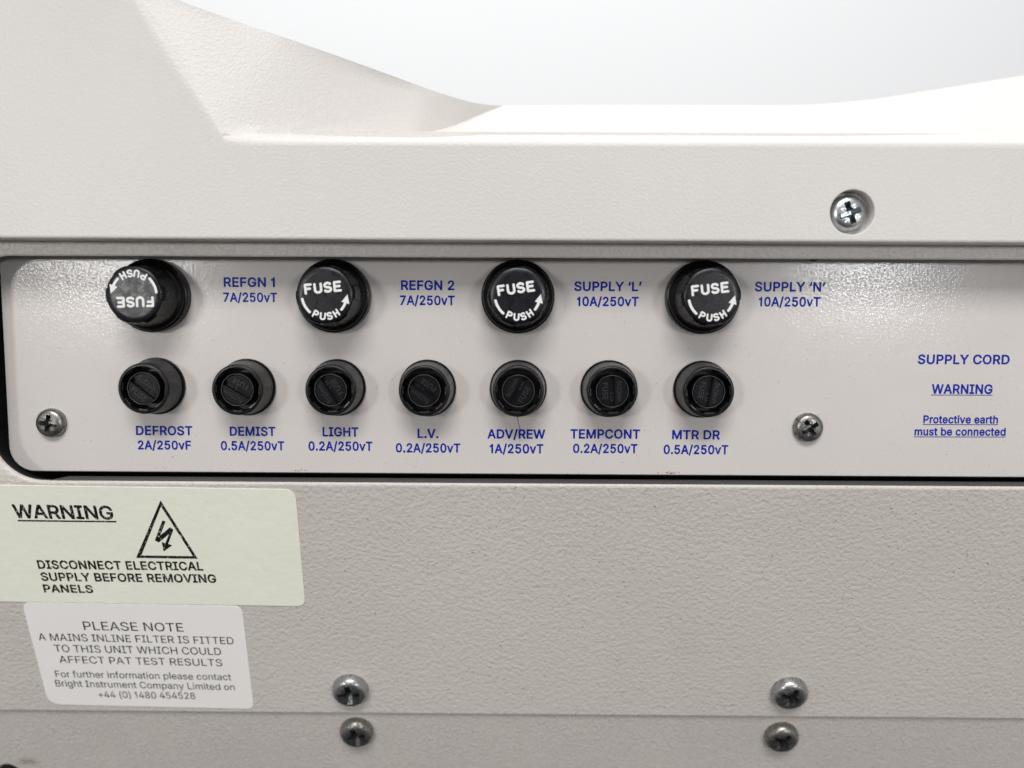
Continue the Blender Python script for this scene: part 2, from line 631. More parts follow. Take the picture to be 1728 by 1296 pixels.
seam_l, seam_r = slope(0, 1198.5), slope(1728, 1210.5)
ZSEAM = (seam_l.z + seam_r.z) / 2
LIP = 0.9
A_loop = []
for o_, n_ in op:
    r_ = LIP if n_.z < -0.3 else 0.5
    A_loop.append(o_ + n_ * r_)
x0, x1 = on_y(-420, 640, Y_FRAME).x, on_y(2300, 640, Y_FRAME).x
outer = [Vector((x0, 0, ZT + 14)), Vector((x1, 0, ZT + 14)), Vector((x1, 0, ZSEAM)), Vector((x0, 0, ZSEAM))]
tri = tessellate_polygon([[(v.x, v.z, 0) for v in outer], [(v.x, v.z, 0) for v in A_loop]])
bm = bmesh.new()
vs = [bm.verts.new(v) for v in outer + A_loop]
for t in tri:
    bm.faces.new([vs[k] for k in t])
bmesh.ops.bisect_plane(bm, geom=bm.verts[:] + bm.edges[:] + bm.faces[:], plane_co=(0, 0, Z_BEND), plane_no=(0, 0, 1), dist=1e-4)
bm.verts.ensure_lookup_table(); bm.verts.index_update()
V = [Vector((v.co.x, y_case(v.co.z), v.co.z)) for v in bm.verts]
Fc = [tuple(v.index for v in f.verts) for f in bm.faces]
bm.free()
base = len(V)
n = len(op)
LR = 6
for (o_, n_), a_ in zip(op, A_loop):
    A = Vector((a_.x, y_case(a_.z), a_.z))
    o3 = Vector((o_.x, y_case(o_.z), o_.z))
    rr = LIP if n_.z < -0.3 else 0.5
    B = o3 + Vector((0, rr, 0))
    V += [quad_bezier(A, o3, B, s / (LR - 1)) for s in range(LR)]
for i in range(n):
    j = (i + 1) % n
    for k in range(LR - 1):
        Fc.append((base + i * LR + k, base + i * LR + k + 1, base + j * LR + k + 1, base + j * LR + k))
# bottom edge thickness
base = len(V)
ys = y_case(ZSEAM)
back = Vector((0, math.cos(R(17)), math.sin(R(17)))) * (LOWER_GAP - 0.02)
for x in (x0, x1):
    V += [Vector((x, ys, ZSEAM)), Vector((x, ys, ZSEAM)) + back]
Fc.append((base, base + 2, base + 3, base + 1))
me = mesh('front_sheet', V, Fc, M_CASE, CO)
sharp(me, 30)
link('front_sheet', me, case)
# the sheet's cut edge, and a folded flange with shade painted in, along the straight bottom edge only
V, Fc = [], []
DEPTH = 14.0
for o_, n_ in op:
    rr = LIP if n_.z < -0.3 else 0.5
    yf = y_case(o_.z) + rr
    V += [Vector((o_.x, yf, o_.z)), Vector((o_.x, yf + 0.9, o_.z)), Vector((o_.x, yf + 0.9, o_.z)) + n_ * (2.2 if n_.z < 0 else 7), Vector((o_.x, DEPTH, o_.z)) + n_ * (2.2 if n_.z < 0 else 7)]
for i in range(n):
    j = (i + 1) % n
    for k in range(3):
        Fc.append((i * 4 + k, i * 4 + k + 1, j * 4 + k + 1, j * 4 + k))
link('edge_and_dark_walls', mesh('edge_and_dark_walls', V, Fc, M_VOID, CO), case)  # cut edge plus dark walls added to stop light leaking in
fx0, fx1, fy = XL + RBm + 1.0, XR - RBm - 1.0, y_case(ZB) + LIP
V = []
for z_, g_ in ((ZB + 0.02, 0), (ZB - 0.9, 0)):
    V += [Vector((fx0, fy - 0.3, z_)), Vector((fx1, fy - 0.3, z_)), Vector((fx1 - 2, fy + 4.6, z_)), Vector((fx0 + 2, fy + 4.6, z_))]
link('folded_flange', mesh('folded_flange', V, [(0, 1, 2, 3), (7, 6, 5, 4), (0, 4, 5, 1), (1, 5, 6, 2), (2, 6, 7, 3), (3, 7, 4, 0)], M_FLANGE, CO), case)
bk = [Vector((XL - 10, DEPTH, ZB - 10)), Vector((XR + 10, DEPTH, ZB - 10)), Vector((XR + 10, DEPTH, ZT + 10)), Vector((XL - 10, DEPTH, ZT + 10))]
link('inner_back', mesh('inner_back', bk, [(0, 1, 2, 3)], M_VOID, CO), case)  # black backing added so the gap round the plate stays dark

# lower panel, tucked behind the bottom edge of the casing
u0 = P_LOWER.copy()
down = Vector((0, math.sin(R(17)), -math.cos(R(17))))
zs = (Z_BEND - ZSEAM) / math.cos(R(17))
lp0 = u0 + down * (zs - 12)
lp1 = u0 + down * (zs + 60)
V = [Vector((x0, lp0.y, lp0.z)), Vector((x1, lp0.y, lp0.z)), Vector((x1, lp1.y, lp1.z)), Vector((x0, lp1.y, lp1.z))]
V += [v - N_SLOPE * 1.2 for v in V]
LO = P_LOWER.copy()
lowp = link('lower_panel', mesh('lower_panel', V, [(0, 1, 2, 3), (4, 7, 6, 5), (0, 4, 5, 1), (1, 5, 6, 2), (2, 6, 7, 3), (3, 7, 4, 0)], M_LOWER, LO), origin=LO)
tag(lowp, 'finely grained grey panel along the bottom, tucked behind the casing seam', 'panel')

# ------------------------------------------------------------------ fuse plate
PX0 = on_y(9.5, 650, 0).x
PX1 = on_y(2030, 650, 0).x
PZ0 = on_y(870, 800.2, 0).z
PZ1 = on_y(870, 415, 0).z
PO = Vector((0, 0, PZ0))
plate = thing('fuse_plate', PO, 'light grey satin plate printed with blue fuse ratings, set in the recess', 'plate')
pr = rounded(PX0, PX1, PZ0, PZ1, 1.5, 1.5, 6.2, 6.2, 14)
front = [p for p, _ in pr]
n = len(front)
bevel = 0.18
V = [p + Vector((0, 0, 0)) - q * bevel for p, q in pr] + [p + Vector((0, bevel, 0)) for p, _ in pr] + [p + Vector((0, 1.4, 0)) for p, _ in pr]
Fc = [tuple(range(n))] + [(i, (i + 1) % n, n + (i + 1) % n, n + i) for i in range(n)] + [(n + i, n + (i + 1) % n, 2 * n + (i + 1) % n, 2 * n + i) for i in range(n)]
link('plate_sheet', mesh('plate_sheet', V, Fc, M_PLATE, PO), plate)

# ------------------------------------------------------------------ lettering
_cache = {}
# sans-serif letter outlines per stroke weight: advance, closed polygons (x, y, x, y ...) in 1/1000 em
GLYPHS = {
    1: {
        ' ': [188,[]],
        '(': [273,[[176,-96,237,-96,194,4,172,68,157,136,152,204,154,244,158,284,171,356,198,444,214,488,236,536,233,540,177,540,159,508,136,456,113,384,97,308,90,252,88,208,90,168,97,112,105,72,116,36,130,-4,148,-44]]],
        ')': [273,[[36,-96,98,-96,127,-40,156,32,173,92,182,152,185,204,183,248,176,308,168,352,156,400,142,444,120,496,97,540,41,540,37,536,70,460,99,368,115,288,119,244,121,208,116,140,101,68,75,-8]]],
        '+': [453,[[197,34,255,34,257,171,389,171,392,174,392,222,389,227,257,228,256,362,253,365,201,365,197,363,197,230,193,227,60,226,61,172,197,170]]],
        '.': [188,[[84,-4,102,-5,118,0,132,12,140,28,142,48,136,64,122,79,106,87,86,87,70,80,57,68,50,52,50,32,56,16,67,4]]],
        '0': [453,[[206,-7,240,-8,280,0,312,15,343,41,367,73,385,113,398,161,405,213,406,273,400,333,390,381,380,409,368,433,344,466,312,493,280,508,240,517,200,515,164,505,130,485,104,460,85,433,67,393,55,349,48,293,47,233,52,177,63,129,80,84,103,49,132,21,164,3,184,-3],[208,53,184,61,164,74,145,97,132,121,120,157,114,193,110,237,111,285,116,329,124,365,135,393,149,417,164,435,185,449,208,457,236,459,260,453,284,439,302,421,318,393,332,353,339,313,343,269,342,221,337,181,329,145,317,113,303,89,283,69,260,57,236,51]]],
        '1': [310,[[140,0,202,-1,205,4,205,504,205,508,202,510,142,510,139,508,139,484,126,448,90,425,35,416,33,412,34,362,139,360]]],
        '2': [453,[[63,0,390,0,390,56,388,58,160,58,155,60,269,180,322,240,355,284,374,324,381,352,382,380,378,404,371,428,358,452,345,468,324,486,304,499,268,512,236,517,204,516,172,509,144,498,118,480,96,458,80,432,72,413,67,392,65,364,68,361,124,361,128,364,130,384,136,404,145,420,154,432,168,443,184,452,200,457,220,459,240,458,260,453,276,446,292,435,306,420,312,408,318,388,319,368,317,348,310,328,297,304,282,284,255,252,64,48]]],
        '3': [453,[[195,-7,228,-8,256,-5,288,3,312,13,336,28,356,46,372,68,385,93,393,125,393,165,383,201,364,233,340,257,308,277,276,287,252,291,228,291,226,293,372,460,372,510,70,509,69,457,69,453,72,451,284,451,287,449,158,301,156,297,156,249,160,247,220,246,252,241,276,232,302,213,319,189,324,173,327,157,328,137,325,121,320,105,312,91,292,72,264,58,232,51,196,52,176,56,160,62,136,78,120,98,108,133,48,133,44,133,43,129,48,101,59,73,69,57,88,37,112,19,136,8,164,-2]]],
        '4': [453,[[282,0,344,0,344,102,348,104,412,104,414,108,414,160,412,164,344,164,344,316,340,319,284,319,281,316,280,164,112,164,111,168,311,508,308,510,248,510,244,506,40,160,39,108,40,104,280,104]]],
        '5': [453,[[199,-7,244,-7,280,1,312,16,344,41,368,73,383,105,391,141,391,181,388,205,382,225,365,261,352,278,334,297,316,311,300,319,280,327,256,333,216,334,196,331,172,324,156,316,136,303,152,449,156,451,364,451,367,453,367,457,367,505,364,510,95,509,66,253,128,245,152,261,184,272,216,276,248,272,274,261,296,243,313,221,324,189,327,169,326,145,322,125,312,103,300,86,284,71,268,61,248,54,228,51,208,52,188,55,168,64,152,75,139,89,130,105,123,129,120,131,64,131,59,129,63,101,70,81,84,57,100,38,121,21,148,6,172,-2]]],
        '6': [453,[[205,-7,236,-8,268,-3,292,4,320,19,344,39,362,61,375,85,385,113,389,133,390,157,389,181,384,205,370,241,360,257,342,277,324,291,308,300,288,308,268,312,224,315,204,311,184,303,183,305,321,505,322,509,320,510,251,509,136,340,109,297,83,249,75,229,67,201,63,165,66,129,75,93,88,65,111,37,140,15,172,0],[224,49,204,51,184,58,167,69,152,83,140,101,131,121,127,141,126,165,129,185,135,205,146,225,160,240,176,252,192,259,212,263,232,264,252,261,272,254,288,244,303,229,315,209,321,193,325,173,326,149,323,129,317,109,308,93,296,77,280,65,260,55,240,50]]],
        '8': [453,[[201,-7,240,-8,276,-3,308,6,337,21,364,43,384,69,396,97,402,125,401,149,397,173,388,195,376,215,361,233,344,247,324,258,304,265,328,277,344,289,360,308,372,329,380,353,383,377,381,401,375,425,367,441,356,459,344,472,328,485,308,498,288,507,248,516,216,517,184,513,156,504,128,489,108,473,88,449,74,417,69,389,69,369,73,349,78,333,88,313,100,298,112,286,128,275,149,265,124,257,100,242,80,221,67,201,57,177,52,149,52,117,57,93,68,69,79,53,92,39,108,26,128,14,152,4,176,-3],[196,53,172,59,156,67,139,81,127,97,119,117,116,137,118,157,124,177,136,196,150,209,168,221,188,229,212,233,240,233,264,229,284,221,300,211,315,197,326,181,332,165,336,145,335,129,332,113,325,97,316,84,304,73,288,63,276,58,256,53,236,50],[204,293,184,298,168,307,156,317,144,333,138,349,134,369,135,389,139,405,148,423,156,434,168,443,188,453,204,457,224,459,244,458,264,453,280,445,292,437,303,425,310,413,316,397,318,381,317,361,313,345,305,329,296,318,284,307,272,300,256,294,240,292]]],
        'A': [480,[[15,0,86,0,136,141,343,140,394,0,464,0,276,510,204,510,200,508],[156,200,191,300,236,443,240,447,285,304,321,204,321,200]]],
        'B': [456,[[59,0,248,-1,300,3,336,13,364,28,384,44,402,68,414,96,419,128,417,164,409,192,392,220,372,240,344,256,316,264,352,282,366,292,376,302,392,328,396,344,399,364,399,384,396,404,392,420,383,440,372,456,360,470,332,490,300,503,256,510,64,510,59,508],[128,58,126,60,126,224,128,230,248,230,280,227,300,220,316,210,332,196,343,180,350,164,353,148,354,128,351,116,340,92,329,80,316,72,292,63,260,58],[128,286,126,288,126,448,128,451,240,451,264,449,284,445,300,437,312,428,322,416,329,404,334,388,335,372,333,352,328,336,321,324,312,314,300,304,276,292,252,287]]],
        'C': [510,[[244,-7,284,-7,324,-1,360,11,392,29,421,53,444,83,462,117,473,157,472,161,468,161,408,161,398,133,388,115,376,99,361,85,340,71,320,63,296,56,272,54,244,56,224,60,204,67,184,77,168,89,152,105,137,125,126,145,113,181,105,225,104,269,111,317,121,353,140,389,165,417,192,436,216,447,244,453,280,455,312,449,344,436,376,410,394,385,408,347,468,347,474,349,464,385,452,413,433,441,412,464,384,485,356,499,320,511,288,516,248,516,204,509,160,491,123,465,94,433,69,393,50,345,41,293,40,233,47,177,62,129,86,85,116,50,152,23,192,4,220,-4]]],
        'D': [502,[[59,0,236,-1,292,7,324,17,364,38,392,60,418,92,442,136,451,164,458,196,463,256,459,312,447,360,425,408,400,442,380,461,364,472,340,486,312,497,292,503,260,508,224,510,64,510,59,508],[128,58,126,60,126,448,128,451,132,451,248,450,276,445,308,433,336,415,360,391,378,360,390,324,397,284,397,228,390,184,377,148,361,120,344,102,320,84,296,72,272,64,244,59]]],
        'E': [419,[[59,0,376,0,376,56,372,58,128,58,126,60,126,224,128,228,352,228,356,232,356,284,352,287,127,288,126,448,128,451,132,451,372,451,372,509,64,510,59,508]]],
        'F': [410,[[59,0,126,0,126,216,128,220,344,220,347,224,347,276,344,279,127,280,126,448,128,451,132,451,368,451,370,456,370,508,368,510,64,510,59,508]]],
        'H': [517,[[59,0,126,0,126,228,128,231,132,231,388,231,391,228,391,0,458,0,458,504,456,510,396,510,391,508,391,296,391,292,388,290,128,290,126,292,126,508,124,510,64,510,59,508]]],
        'I': [300,[[30,0,269,0,270,56,267,58,187,58,184,60,184,64,184,448,187,451,269,452,270,504,270,508,267,510,35,510,30,508,31,451,111,451,115,451,117,448,117,60,111,58,31,58]]],
        'L': [393,[[59,0,362,0,362,56,360,58,128,58,126,60,126,504,124,510,64,510,59,508]]],
        'M': [628,[[59,0,120,-1,123,4,123,328,121,408,124,420,168,292,284,2,288,-1,340,-1,344,3,458,292,502,416,504,426,503,0,568,-1,568,509,480,510,475,508,350,184,316,80,312,84,282,176,153,508,148,510,60,510]]],
        'N': [523,[[59,0,126,0,126,300,122,416,124,421,200,291,384,3,388,-1,464,0,464,508,460,510,400,510,398,508,398,156,400,85,354,168,138,508,132,510,64,510,59,508]]],
        'O': [533,[[244,-7,284,-7,332,1,372,17,396,32,412,45,440,75,466,117,482,161,492,217,494,273,487,329,472,377,464,395,448,422,419,457,384,485,356,499,332,508,284,516,236,515,192,505,152,486,124,465,94,433,69,393,50,345,41,293,40,233,47,177,62,129,87,85,116,50,152,23,192,4,220,-4],[236,57,204,67,176,83,152,105,130,137,116,169,107,209,104,253,107,297,113,329,127,365,144,394,168,420,192,436,224,449,256,455,288,454,320,446,352,430,380,405,401,377,417,341,426,301,429,253,426,209,417,169,403,137,388,113,364,88,332,68,300,57,268,54]]],
        'P': [445,[[59,0,126,0,127,184,248,185,276,188,300,193,324,202,352,219,374,240,391,264,402,292,409,324,410,360,405,392,394,424,380,448,360,469,332,488,300,502,260,509,64,510,59,508],[128,243,126,248,126,448,128,451,232,451,260,449,280,445,296,438,319,420,331,404,337,388,342,368,343,340,341,320,335,300,326,284,312,268,288,253,260,245,232,243]]],
        'R': [449,[[59,0,126,0,127,196,244,197,248,193,352,0,429,0,315,208,333,216,352,227,368,240,382,256,394,276,402,296,408,320,410,340,408,384,403,404,396,424,385,444,372,460,356,475,336,488,300,502,260,509,64,510,59,508],[128,256,126,260,126,448,128,451,236,451,268,448,284,444,300,438,314,428,325,416,333,404,340,384,343,364,344,344,341,324,335,304,328,292,316,280,292,266,260,258]]],
        'S': [447,[[197,-9,238,-10,278,-5,314,6,342,20,367,39,386,62,401,91,408,119,408,155,401,187,387,211,362,237,338,252,310,266,210,295,164,311,138,329,126,341,120,351,117,367,117,387,124,407,134,423,147,435,166,446,186,453,210,457,234,458,258,455,278,448,298,438,314,426,326,411,333,395,336,379,338,377,398,377,402,379,398,407,389,431,377,451,358,471,334,489,310,502,286,510,254,516,214,517,178,512,146,503,118,489,94,471,73,447,61,423,52,391,52,359,59,327,72,303,94,281,118,265,154,248,262,216,298,203,326,184,334,175,341,163,345,143,343,123,336,103,324,87,310,75,286,61,266,55,242,51,214,50,190,53,166,60,146,70,130,82,118,96,109,115,105,135,102,138,38,137,40,115,50,83,63,59,82,37,106,19,138,4,170,-5]]],
        'T': [449,[[192,0,258,0,258,448,260,451,264,451,416,451,418,456,418,508,416,510,36,510,31,508,32,451,188,451,192,448]]],
        'U': [517,[[234,-8,272,-9,304,-5,340,4,364,15,392,33,412,51,432,77,444,100,452,124,458,160,458,504,456,510,396,510,392,508,392,176,389,148,380,122,372,107,360,92,347,80,332,70,300,57,260,53,220,57,200,63,182,72,168,82,154,96,143,112,135,128,127,152,125,176,125,508,120,510,64,510,59,508,59,172,62,136,69,112,79,88,96,62,112,44,132,27,152,15,176,5,204,-3]]],
        'W': [686,[[155,0,228,-1,232,4,318,320,340,415,344,422,363,336,455,0,530,0,670,508,668,510,604,510,602,508,509,144,492,71,463,196,380,509,308,510,305,508,214,160,196,80,192,72,169,176,83,508,80,510,16,509]]],
        'a': [389,[[140,-9,182,-9,202,-4,222,3,247,19,274,51,276,47,276,3,278,-1,334,-1,338,3,338,251,334,291,326,315,317,331,306,345,282,364,250,377,218,384,186,385,150,380,118,371,90,356,70,339,52,315,40,291,98,274,102,276,118,300,138,316,166,327,198,330,226,326,246,317,262,303,270,287,274,271,275,251,272,243,263,235,242,229,146,216,102,205,82,196,61,183,46,167,37,151,30,127,29,99,34,71,46,46,62,26,86,8,110,-2],[154,47,134,52,118,59,106,69,99,79,94,95,93,111,97,127,105,139,118,150,138,159,166,166,242,177,262,182,274,187,275,139,274,123,267,103,254,82,234,64,210,52,186,47]]],
        'c': [396,[[186,-8,214,-9,246,-6,274,3,298,15,321,32,338,50,352,72,363,100,358,104,306,117,302,114,290,88,270,67,254,57,238,51,206,47,178,51,154,61,130,82,113,108,104,132,99,160,97,196,100,224,107,252,118,276,132,296,150,313,166,321,186,327,206,329,230,327,254,319,274,306,292,284,302,262,306,262,362,276,358,292,348,312,333,332,317,348,298,362,278,371,254,380,234,383,194,385,162,380,134,370,106,354,82,332,60,300,45,268,36,228,33,176,38,132,50,96,66,66,90,36,118,14,150,0]]],
        'd': [424,[[176,-8,214,-8,234,-4,247,0,262,9,278,21,289,32,306,56,310,58,312,56,313,0,372,0,373,504,373,508,370,510,314,510,310,508,310,328,310,324,306,321,294,339,279,356,250,375,234,381,214,384,170,383,150,379,130,372,110,361,98,352,86,340,70,321,60,304,49,280,41,256,36,232,33,204,33,176,38,132,45,108,54,84,75,48,102,21,118,11,138,1],[202,48,178,51,158,59,139,72,125,88,114,108,103,136,99,160,97,192,100,224,106,252,114,272,126,291,142,307,162,320,182,327,206,329,230,326,250,319,270,305,285,288,297,268,305,244,309,220,311,188,309,160,304,132,294,106,281,84,265,68,246,56,226,50]]],
        'e': [404,[[189,-8,222,-9,250,-6,278,1,298,10,322,26,341,44,355,64,365,88,362,93,306,106,290,80,278,68,266,59,234,49,202,47,174,52,150,63,126,84,110,108,100,140,98,167,370,168,372,172,372,208,366,252,357,284,341,316,318,343,289,364,258,378,222,384,190,384,154,378,122,364,94,345,72,320,54,290,42,256,34,216,33,172,38,132,50,96,67,64,90,36,118,14,150,0],[98,223,100,240,108,264,118,284,132,300,147,312,166,323,186,328,206,329,222,328,242,323,258,316,274,303,286,288,297,268,305,244,308,224,302,222]]],
        'f': [254,[[81,0,143,0,143,324,146,326,226,326,229,328,229,376,226,380,145,380,143,384,143,420,146,444,156,460,174,470,198,473,227,468,244,520,234,525,206,530,174,530,146,524,122,513,100,492,86,468,80,440,80,384,78,380,10,380,6,380,5,376,6,327,78,326,80,324]]],
        'g': [425,[[182,-151,218,-152,250,-148,278,-142,302,-132,324,-119,341,-103,356,-83,365,-63,371,-35,373,-7,373,377,370,380,314,380,312,377,312,325,310,320,278,357,262,369,242,379,222,383,194,385,166,382,142,376,111,361,86,340,65,313,46,273,38,245,33,205,34,173,38,137,46,109,59,81,74,58,94,39,122,21,150,10,182,4,218,5,242,10,266,23,288,41,306,66,309,65,310,-7,306,-39,293,-63,282,-74,266,-84,246,-91,218,-96,190,-95,166,-91,146,-83,130,-72,102,-41,98,-41,53,-67,51,-71,66,-95,81,-111,98,-124,134,-141,158,-147],[190,61,166,67,146,76,131,89,119,105,108,129,101,153,97,181,98,213,102,239,111,265,122,285,135,301,150,314,170,324,190,328,214,329,238,324,258,315,274,302,288,285,298,265,307,237,311,205,310,173,306,145,299,121,288,101,274,84,258,73,238,64,214,60]]],
        'h': [410,[[52,0,115,0,115,228,120,264,131,288,141,301,153,311,177,323,209,328,237,325,261,313,271,304,281,292,291,268,295,236,296,0,358,0,358,252,353,288,342,320,323,348,297,369,265,381,229,385,193,381,161,369,137,350,117,323,115,328,115,508,113,510,57,510,52,508]]],
        'i': [167,[[52,0,115,0,115,376,113,380,57,380,53,380,52,376],[70,444,85,442,101,445,117,456,124,468,127,484,123,500,113,514,101,522,85,525,65,521,49,508,42,496,40,480,45,464,57,451]]],
        'l': [163,[[49,0,110,-1,113,4,113,532,110,536,54,536,50,536,49,532]]],
        'm': [610,[[52,0,115,0,115,240,119,268,129,292,147,312,170,324,197,329,221,327,245,316,261,300,268,288,271,276,273,260,273,0,335,0,336,248,339,272,350,296,369,316,389,325,417,329,441,327,467,316,477,308,483,300,492,280,495,252,496,0,557,-1,558,268,552,304,546,320,537,336,516,360,489,377,469,383,453,386,421,386,385,378,357,362,337,344,317,314,310,332,300,348,289,360,275,372,249,383,229,387,213,387,181,381,153,366,129,344,113,320,113,316,113,376,109,380,53,380]]],
        'n': [410,[[52,0,115,0,115,228,120,264,131,288,141,301,153,311,177,323,209,328,237,325,261,313,271,304,281,292,291,268,295,236,296,0,358,0,358,240,356,276,349,304,338,328,323,348,304,364,281,376,253,383,217,385,189,380,168,372,145,358,128,340,113,320,113,316,113,376,109,380,53,380]]],
        'o': [415,[[186,-8,222,-8,258,-3,290,10,317,28,342,55,360,84,374,120,380,156,382,200,376,244,365,280,348,312,326,340,298,362,266,376,234,383,194,385,162,380,134,370,106,354,82,332,60,300,45,268,36,228,33,176,38,132,50,96,66,66,90,36,118,14,150,0],[194,48,174,52,154,61,135,76,120,96,109,116,101,148,97,176,98,208,103,240,112,264,122,284,136,300,154,315,174,324,198,329,218,328,242,324,262,314,282,298,295,280,306,257,313,232,318,200,317,168,313,140,306,116,296,96,280,76,262,62,242,52,218,48]]],
        'p': [424,[[52,-143,115,-143,116,57,118,57,145,22,173,3,189,-4,205,-7,241,-9,265,-5,285,1,316,17,331,29,347,45,370,81,383,121,390,161,390,217,383,257,371,293,352,325,325,353,297,371,273,379,241,385,213,384,189,381,169,373,149,359,135,345,117,320,113,321,113,377,109,380,57,380,52,377],[205,49,181,55,164,65,146,81,133,100,124,121,117,149,114,177,115,209,119,237,125,261,135,281,149,300,164,313,181,322,205,328,229,329,253,324,273,315,290,301,305,281,316,257,324,229,327,201,326,169,322,141,315,117,303,93,289,76,270,61,253,53,229,48]]],
        'r': [259,[[52,0,115,0,115,244,119,264,125,280,133,292,145,304,169,318,201,325,241,322,244,324,244,328,243,384,217,386,197,385,181,382,165,376,152,368,137,356,127,344,113,324,113,376,109,380,53,380]]],
        's': [365,[[159,-8,192,-9,220,-6,252,2,272,11,296,28,311,44,324,66,330,88,332,116,327,140,316,160,297,180,276,194,252,204,144,233,124,244,113,260,110,272,111,284,114,296,120,305,132,316,144,323,172,331,204,331,220,327,232,322,241,316,252,304,268,276,320,288,324,291,319,308,308,328,299,340,284,355,256,372,240,378,216,383,180,385,148,382,124,375,100,364,80,350,64,332,53,312,47,288,46,264,53,236,64,216,80,200,100,187,124,176,220,152,236,146,252,136,264,119,267,104,266,92,260,80,254,72,232,56,216,50,200,47,180,46,160,48,144,51,128,59,116,68,109,76,102,88,96,104,92,108,36,94,40,76,48,56,60,39,76,23,92,12,112,2,136,-4]]],
        't': [227,[[148,-4,190,-4,211,0,214,4,202,54,170,51,150,54,138,60,129,76,127,100,127,324,130,326,202,326,205,328,205,332,205,376,202,380,129,380,127,384,126,471,66,472,64,468,64,384,62,380,6,380,5,328,10,326,62,326,64,324,64,92,68,60,78,36,86,26,98,15,122,2]]],
        'u': [410,[[162,-5,181,-6,205,-4,221,-1,241,7,257,16,271,27,281,39,293,57,297,55,297,3,299,-1,357,-1,357,380,296,379,295,151,293,131,290,115,276,87,257,68,233,56,201,51,173,54,149,65,129,87,119,111,115,143,114,379,52,379,52,127,59,83,64,67,73,49,83,35,95,23,109,13,129,3]]],
        'x': [379,[[20,0,89,-1,93,1,156,96,189,153,221,98,285,1,289,-1,359,0,226,192,351,376,349,380,281,379,228,300,193,238,189,238,161,286,101,379,33,380,30,376,153,196,152,192]]],
        'y': [389,[[71,-145,109,-145,141,-136,169,-117,180,-105,190,-89,206,-57,371,379,304,379,223,155,197,72,193,68,173,136,85,379,16,379,162,-1,143,-53,133,-69,125,-77,113,-85,101,-88,89,-89,61,-85,47,-137,50,-141]]],
    },
    24: {
        ' ': [188,[]],
        '.': [188,[[90,-28,118,-24,141,-12,157,8,162,20,165,36,162,62,158,72,150,85,130,101,118,107,102,111,86,110,74,108,62,102,50,94,41,84,33,72,26,48,29,20,34,8,42,-4,62,-20,74,-25]]],
        '/': [249,[[12,-100,74,-100,86,-95,94,-84,259,528,259,536,256,544,250,552,242,556,174,557,162,551,155,540,-10,-72,-9,-84,-4,-92,2,-97]]],
        '0': [453,[[222,-31,244,-30,272,-26,312,-12,328,-2,348,14,376,45,386,61,400,89,416,137,426,193,429,253,426,313,417,369,401,417,377,461,348,494,312,520,272,535,228,540,200,538,180,534,140,519,104,494,76,461,52,418,36,369,27,317,24,257,27,193,37,137,53,89,74,49,104,14,124,-1,140,-11,180,-26],[208,76,188,85,174,97,160,117,149,141,140,173,135,209,133,253,134,285,139,325,146,357,153,377,166,401,180,418,196,429,212,434,232,436,252,431,269,421,288,401,300,377,310,345,317,309,320,269,319,225,315,185,308,153,298,125,286,105,268,87,252,78,232,74]]],
        '1': [310,[[138,-24,210,-23,222,-16,228,-4,228,508,227,516,222,525,214,531,206,533,138,533,126,529,117,516,116,488,106,463,82,447,23,436,14,428,10,416,10,360,12,352,18,344,30,338,114,338,116,336,116,0,117,-8,122,-16,130,-22]]],
        '2': [453,[[62,-24,388,-24,402,-20,412,-8,413,60,408,71,400,78,388,81,216,81,212,81,209,84,307,188,360,251,386,292,401,332,405,364,404,392,399,416,388,445,374,468,353,492,328,512,308,522,272,535,236,540,200,539,164,531,132,517,101,496,85,480,72,465,56,436,45,400,42,360,48,346,60,339,128,338,140,342,149,352,154,388,167,412,176,421,188,428,212,435,244,434,260,429,274,420,284,411,291,400,294,388,296,372,294,352,289,336,277,316,263,296,44,60,40,48,40,-4,43,-12,48,-18]]],
        '5': [453,[[214,-31,260,-27,296,-17,332,1,360,25,376,43,388,61,405,97,414,137,414,185,405,229,389,265,376,285,359,305,328,330,292,347,268,354,248,357,228,358,204,356,164,346,172,425,176,428,364,428,376,430,385,437,390,449,390,509,389,517,384,525,372,532,96,533,83,529,73,517,43,257,44,246,48,238,56,232,64,229,128,222,140,225,164,241,184,248,212,253,236,251,260,243,276,231,293,209,301,189,304,169,303,149,299,129,292,114,283,101,268,88,256,81,240,76,220,74,204,75,188,80,176,86,163,97,153,109,148,121,145,137,141,145,128,153,56,154,44,148,37,137,36,129,38,109,47,77,64,45,84,21,109,1,140,-15,172,-26]]],
        '7': [453,[[94,-24,167,-24,178,-20,186,-12,413,440,415,448,415,512,410,523,402,530,390,533,62,533,50,530,41,520,38,508,38,448,44,436,54,429,278,428,282,428,284,424,74,8,73,-4,76,-12,84,-20]]],
        'A': [480,[[14,-24,88,-24,96,-21,103,-16,108,-8,151,116,156,118,324,118,328,116,372,-8,380,-19,392,-24,464,-24,476,-20,484,-12,487,-4,486,8,299,516,295,524,288,530,276,533,200,533,188,529,180,520,-7,8,-8,-4,-5,-12,4,-21],[192,223,189,224,190,228,236,365,240,368,289,224]]],
        'B': [456,[[58,-24,260,-24,292,-21,316,-17,352,-5,384,14,408,36,426,64,436,92,441,116,442,148,437,180,428,205,412,231,396,250,372,268,387,280,397,292,408,308,415,324,419,340,422,364,419,404,410,436,395,464,370,492,340,512,320,521,296,528,252,533,60,533,48,530,39,520,36,508,36,0,37,-8,42,-16,48,-21],[152,81,149,84,149,204,152,207,252,207,276,204,292,198,307,188,318,176,325,164,331,144,329,120,320,104,304,92,281,84,260,82],[152,309,149,312,149,424,152,428,260,427,276,423,288,418,296,412,304,402,311,380,310,356,300,335,284,321,268,314,248,310]]],
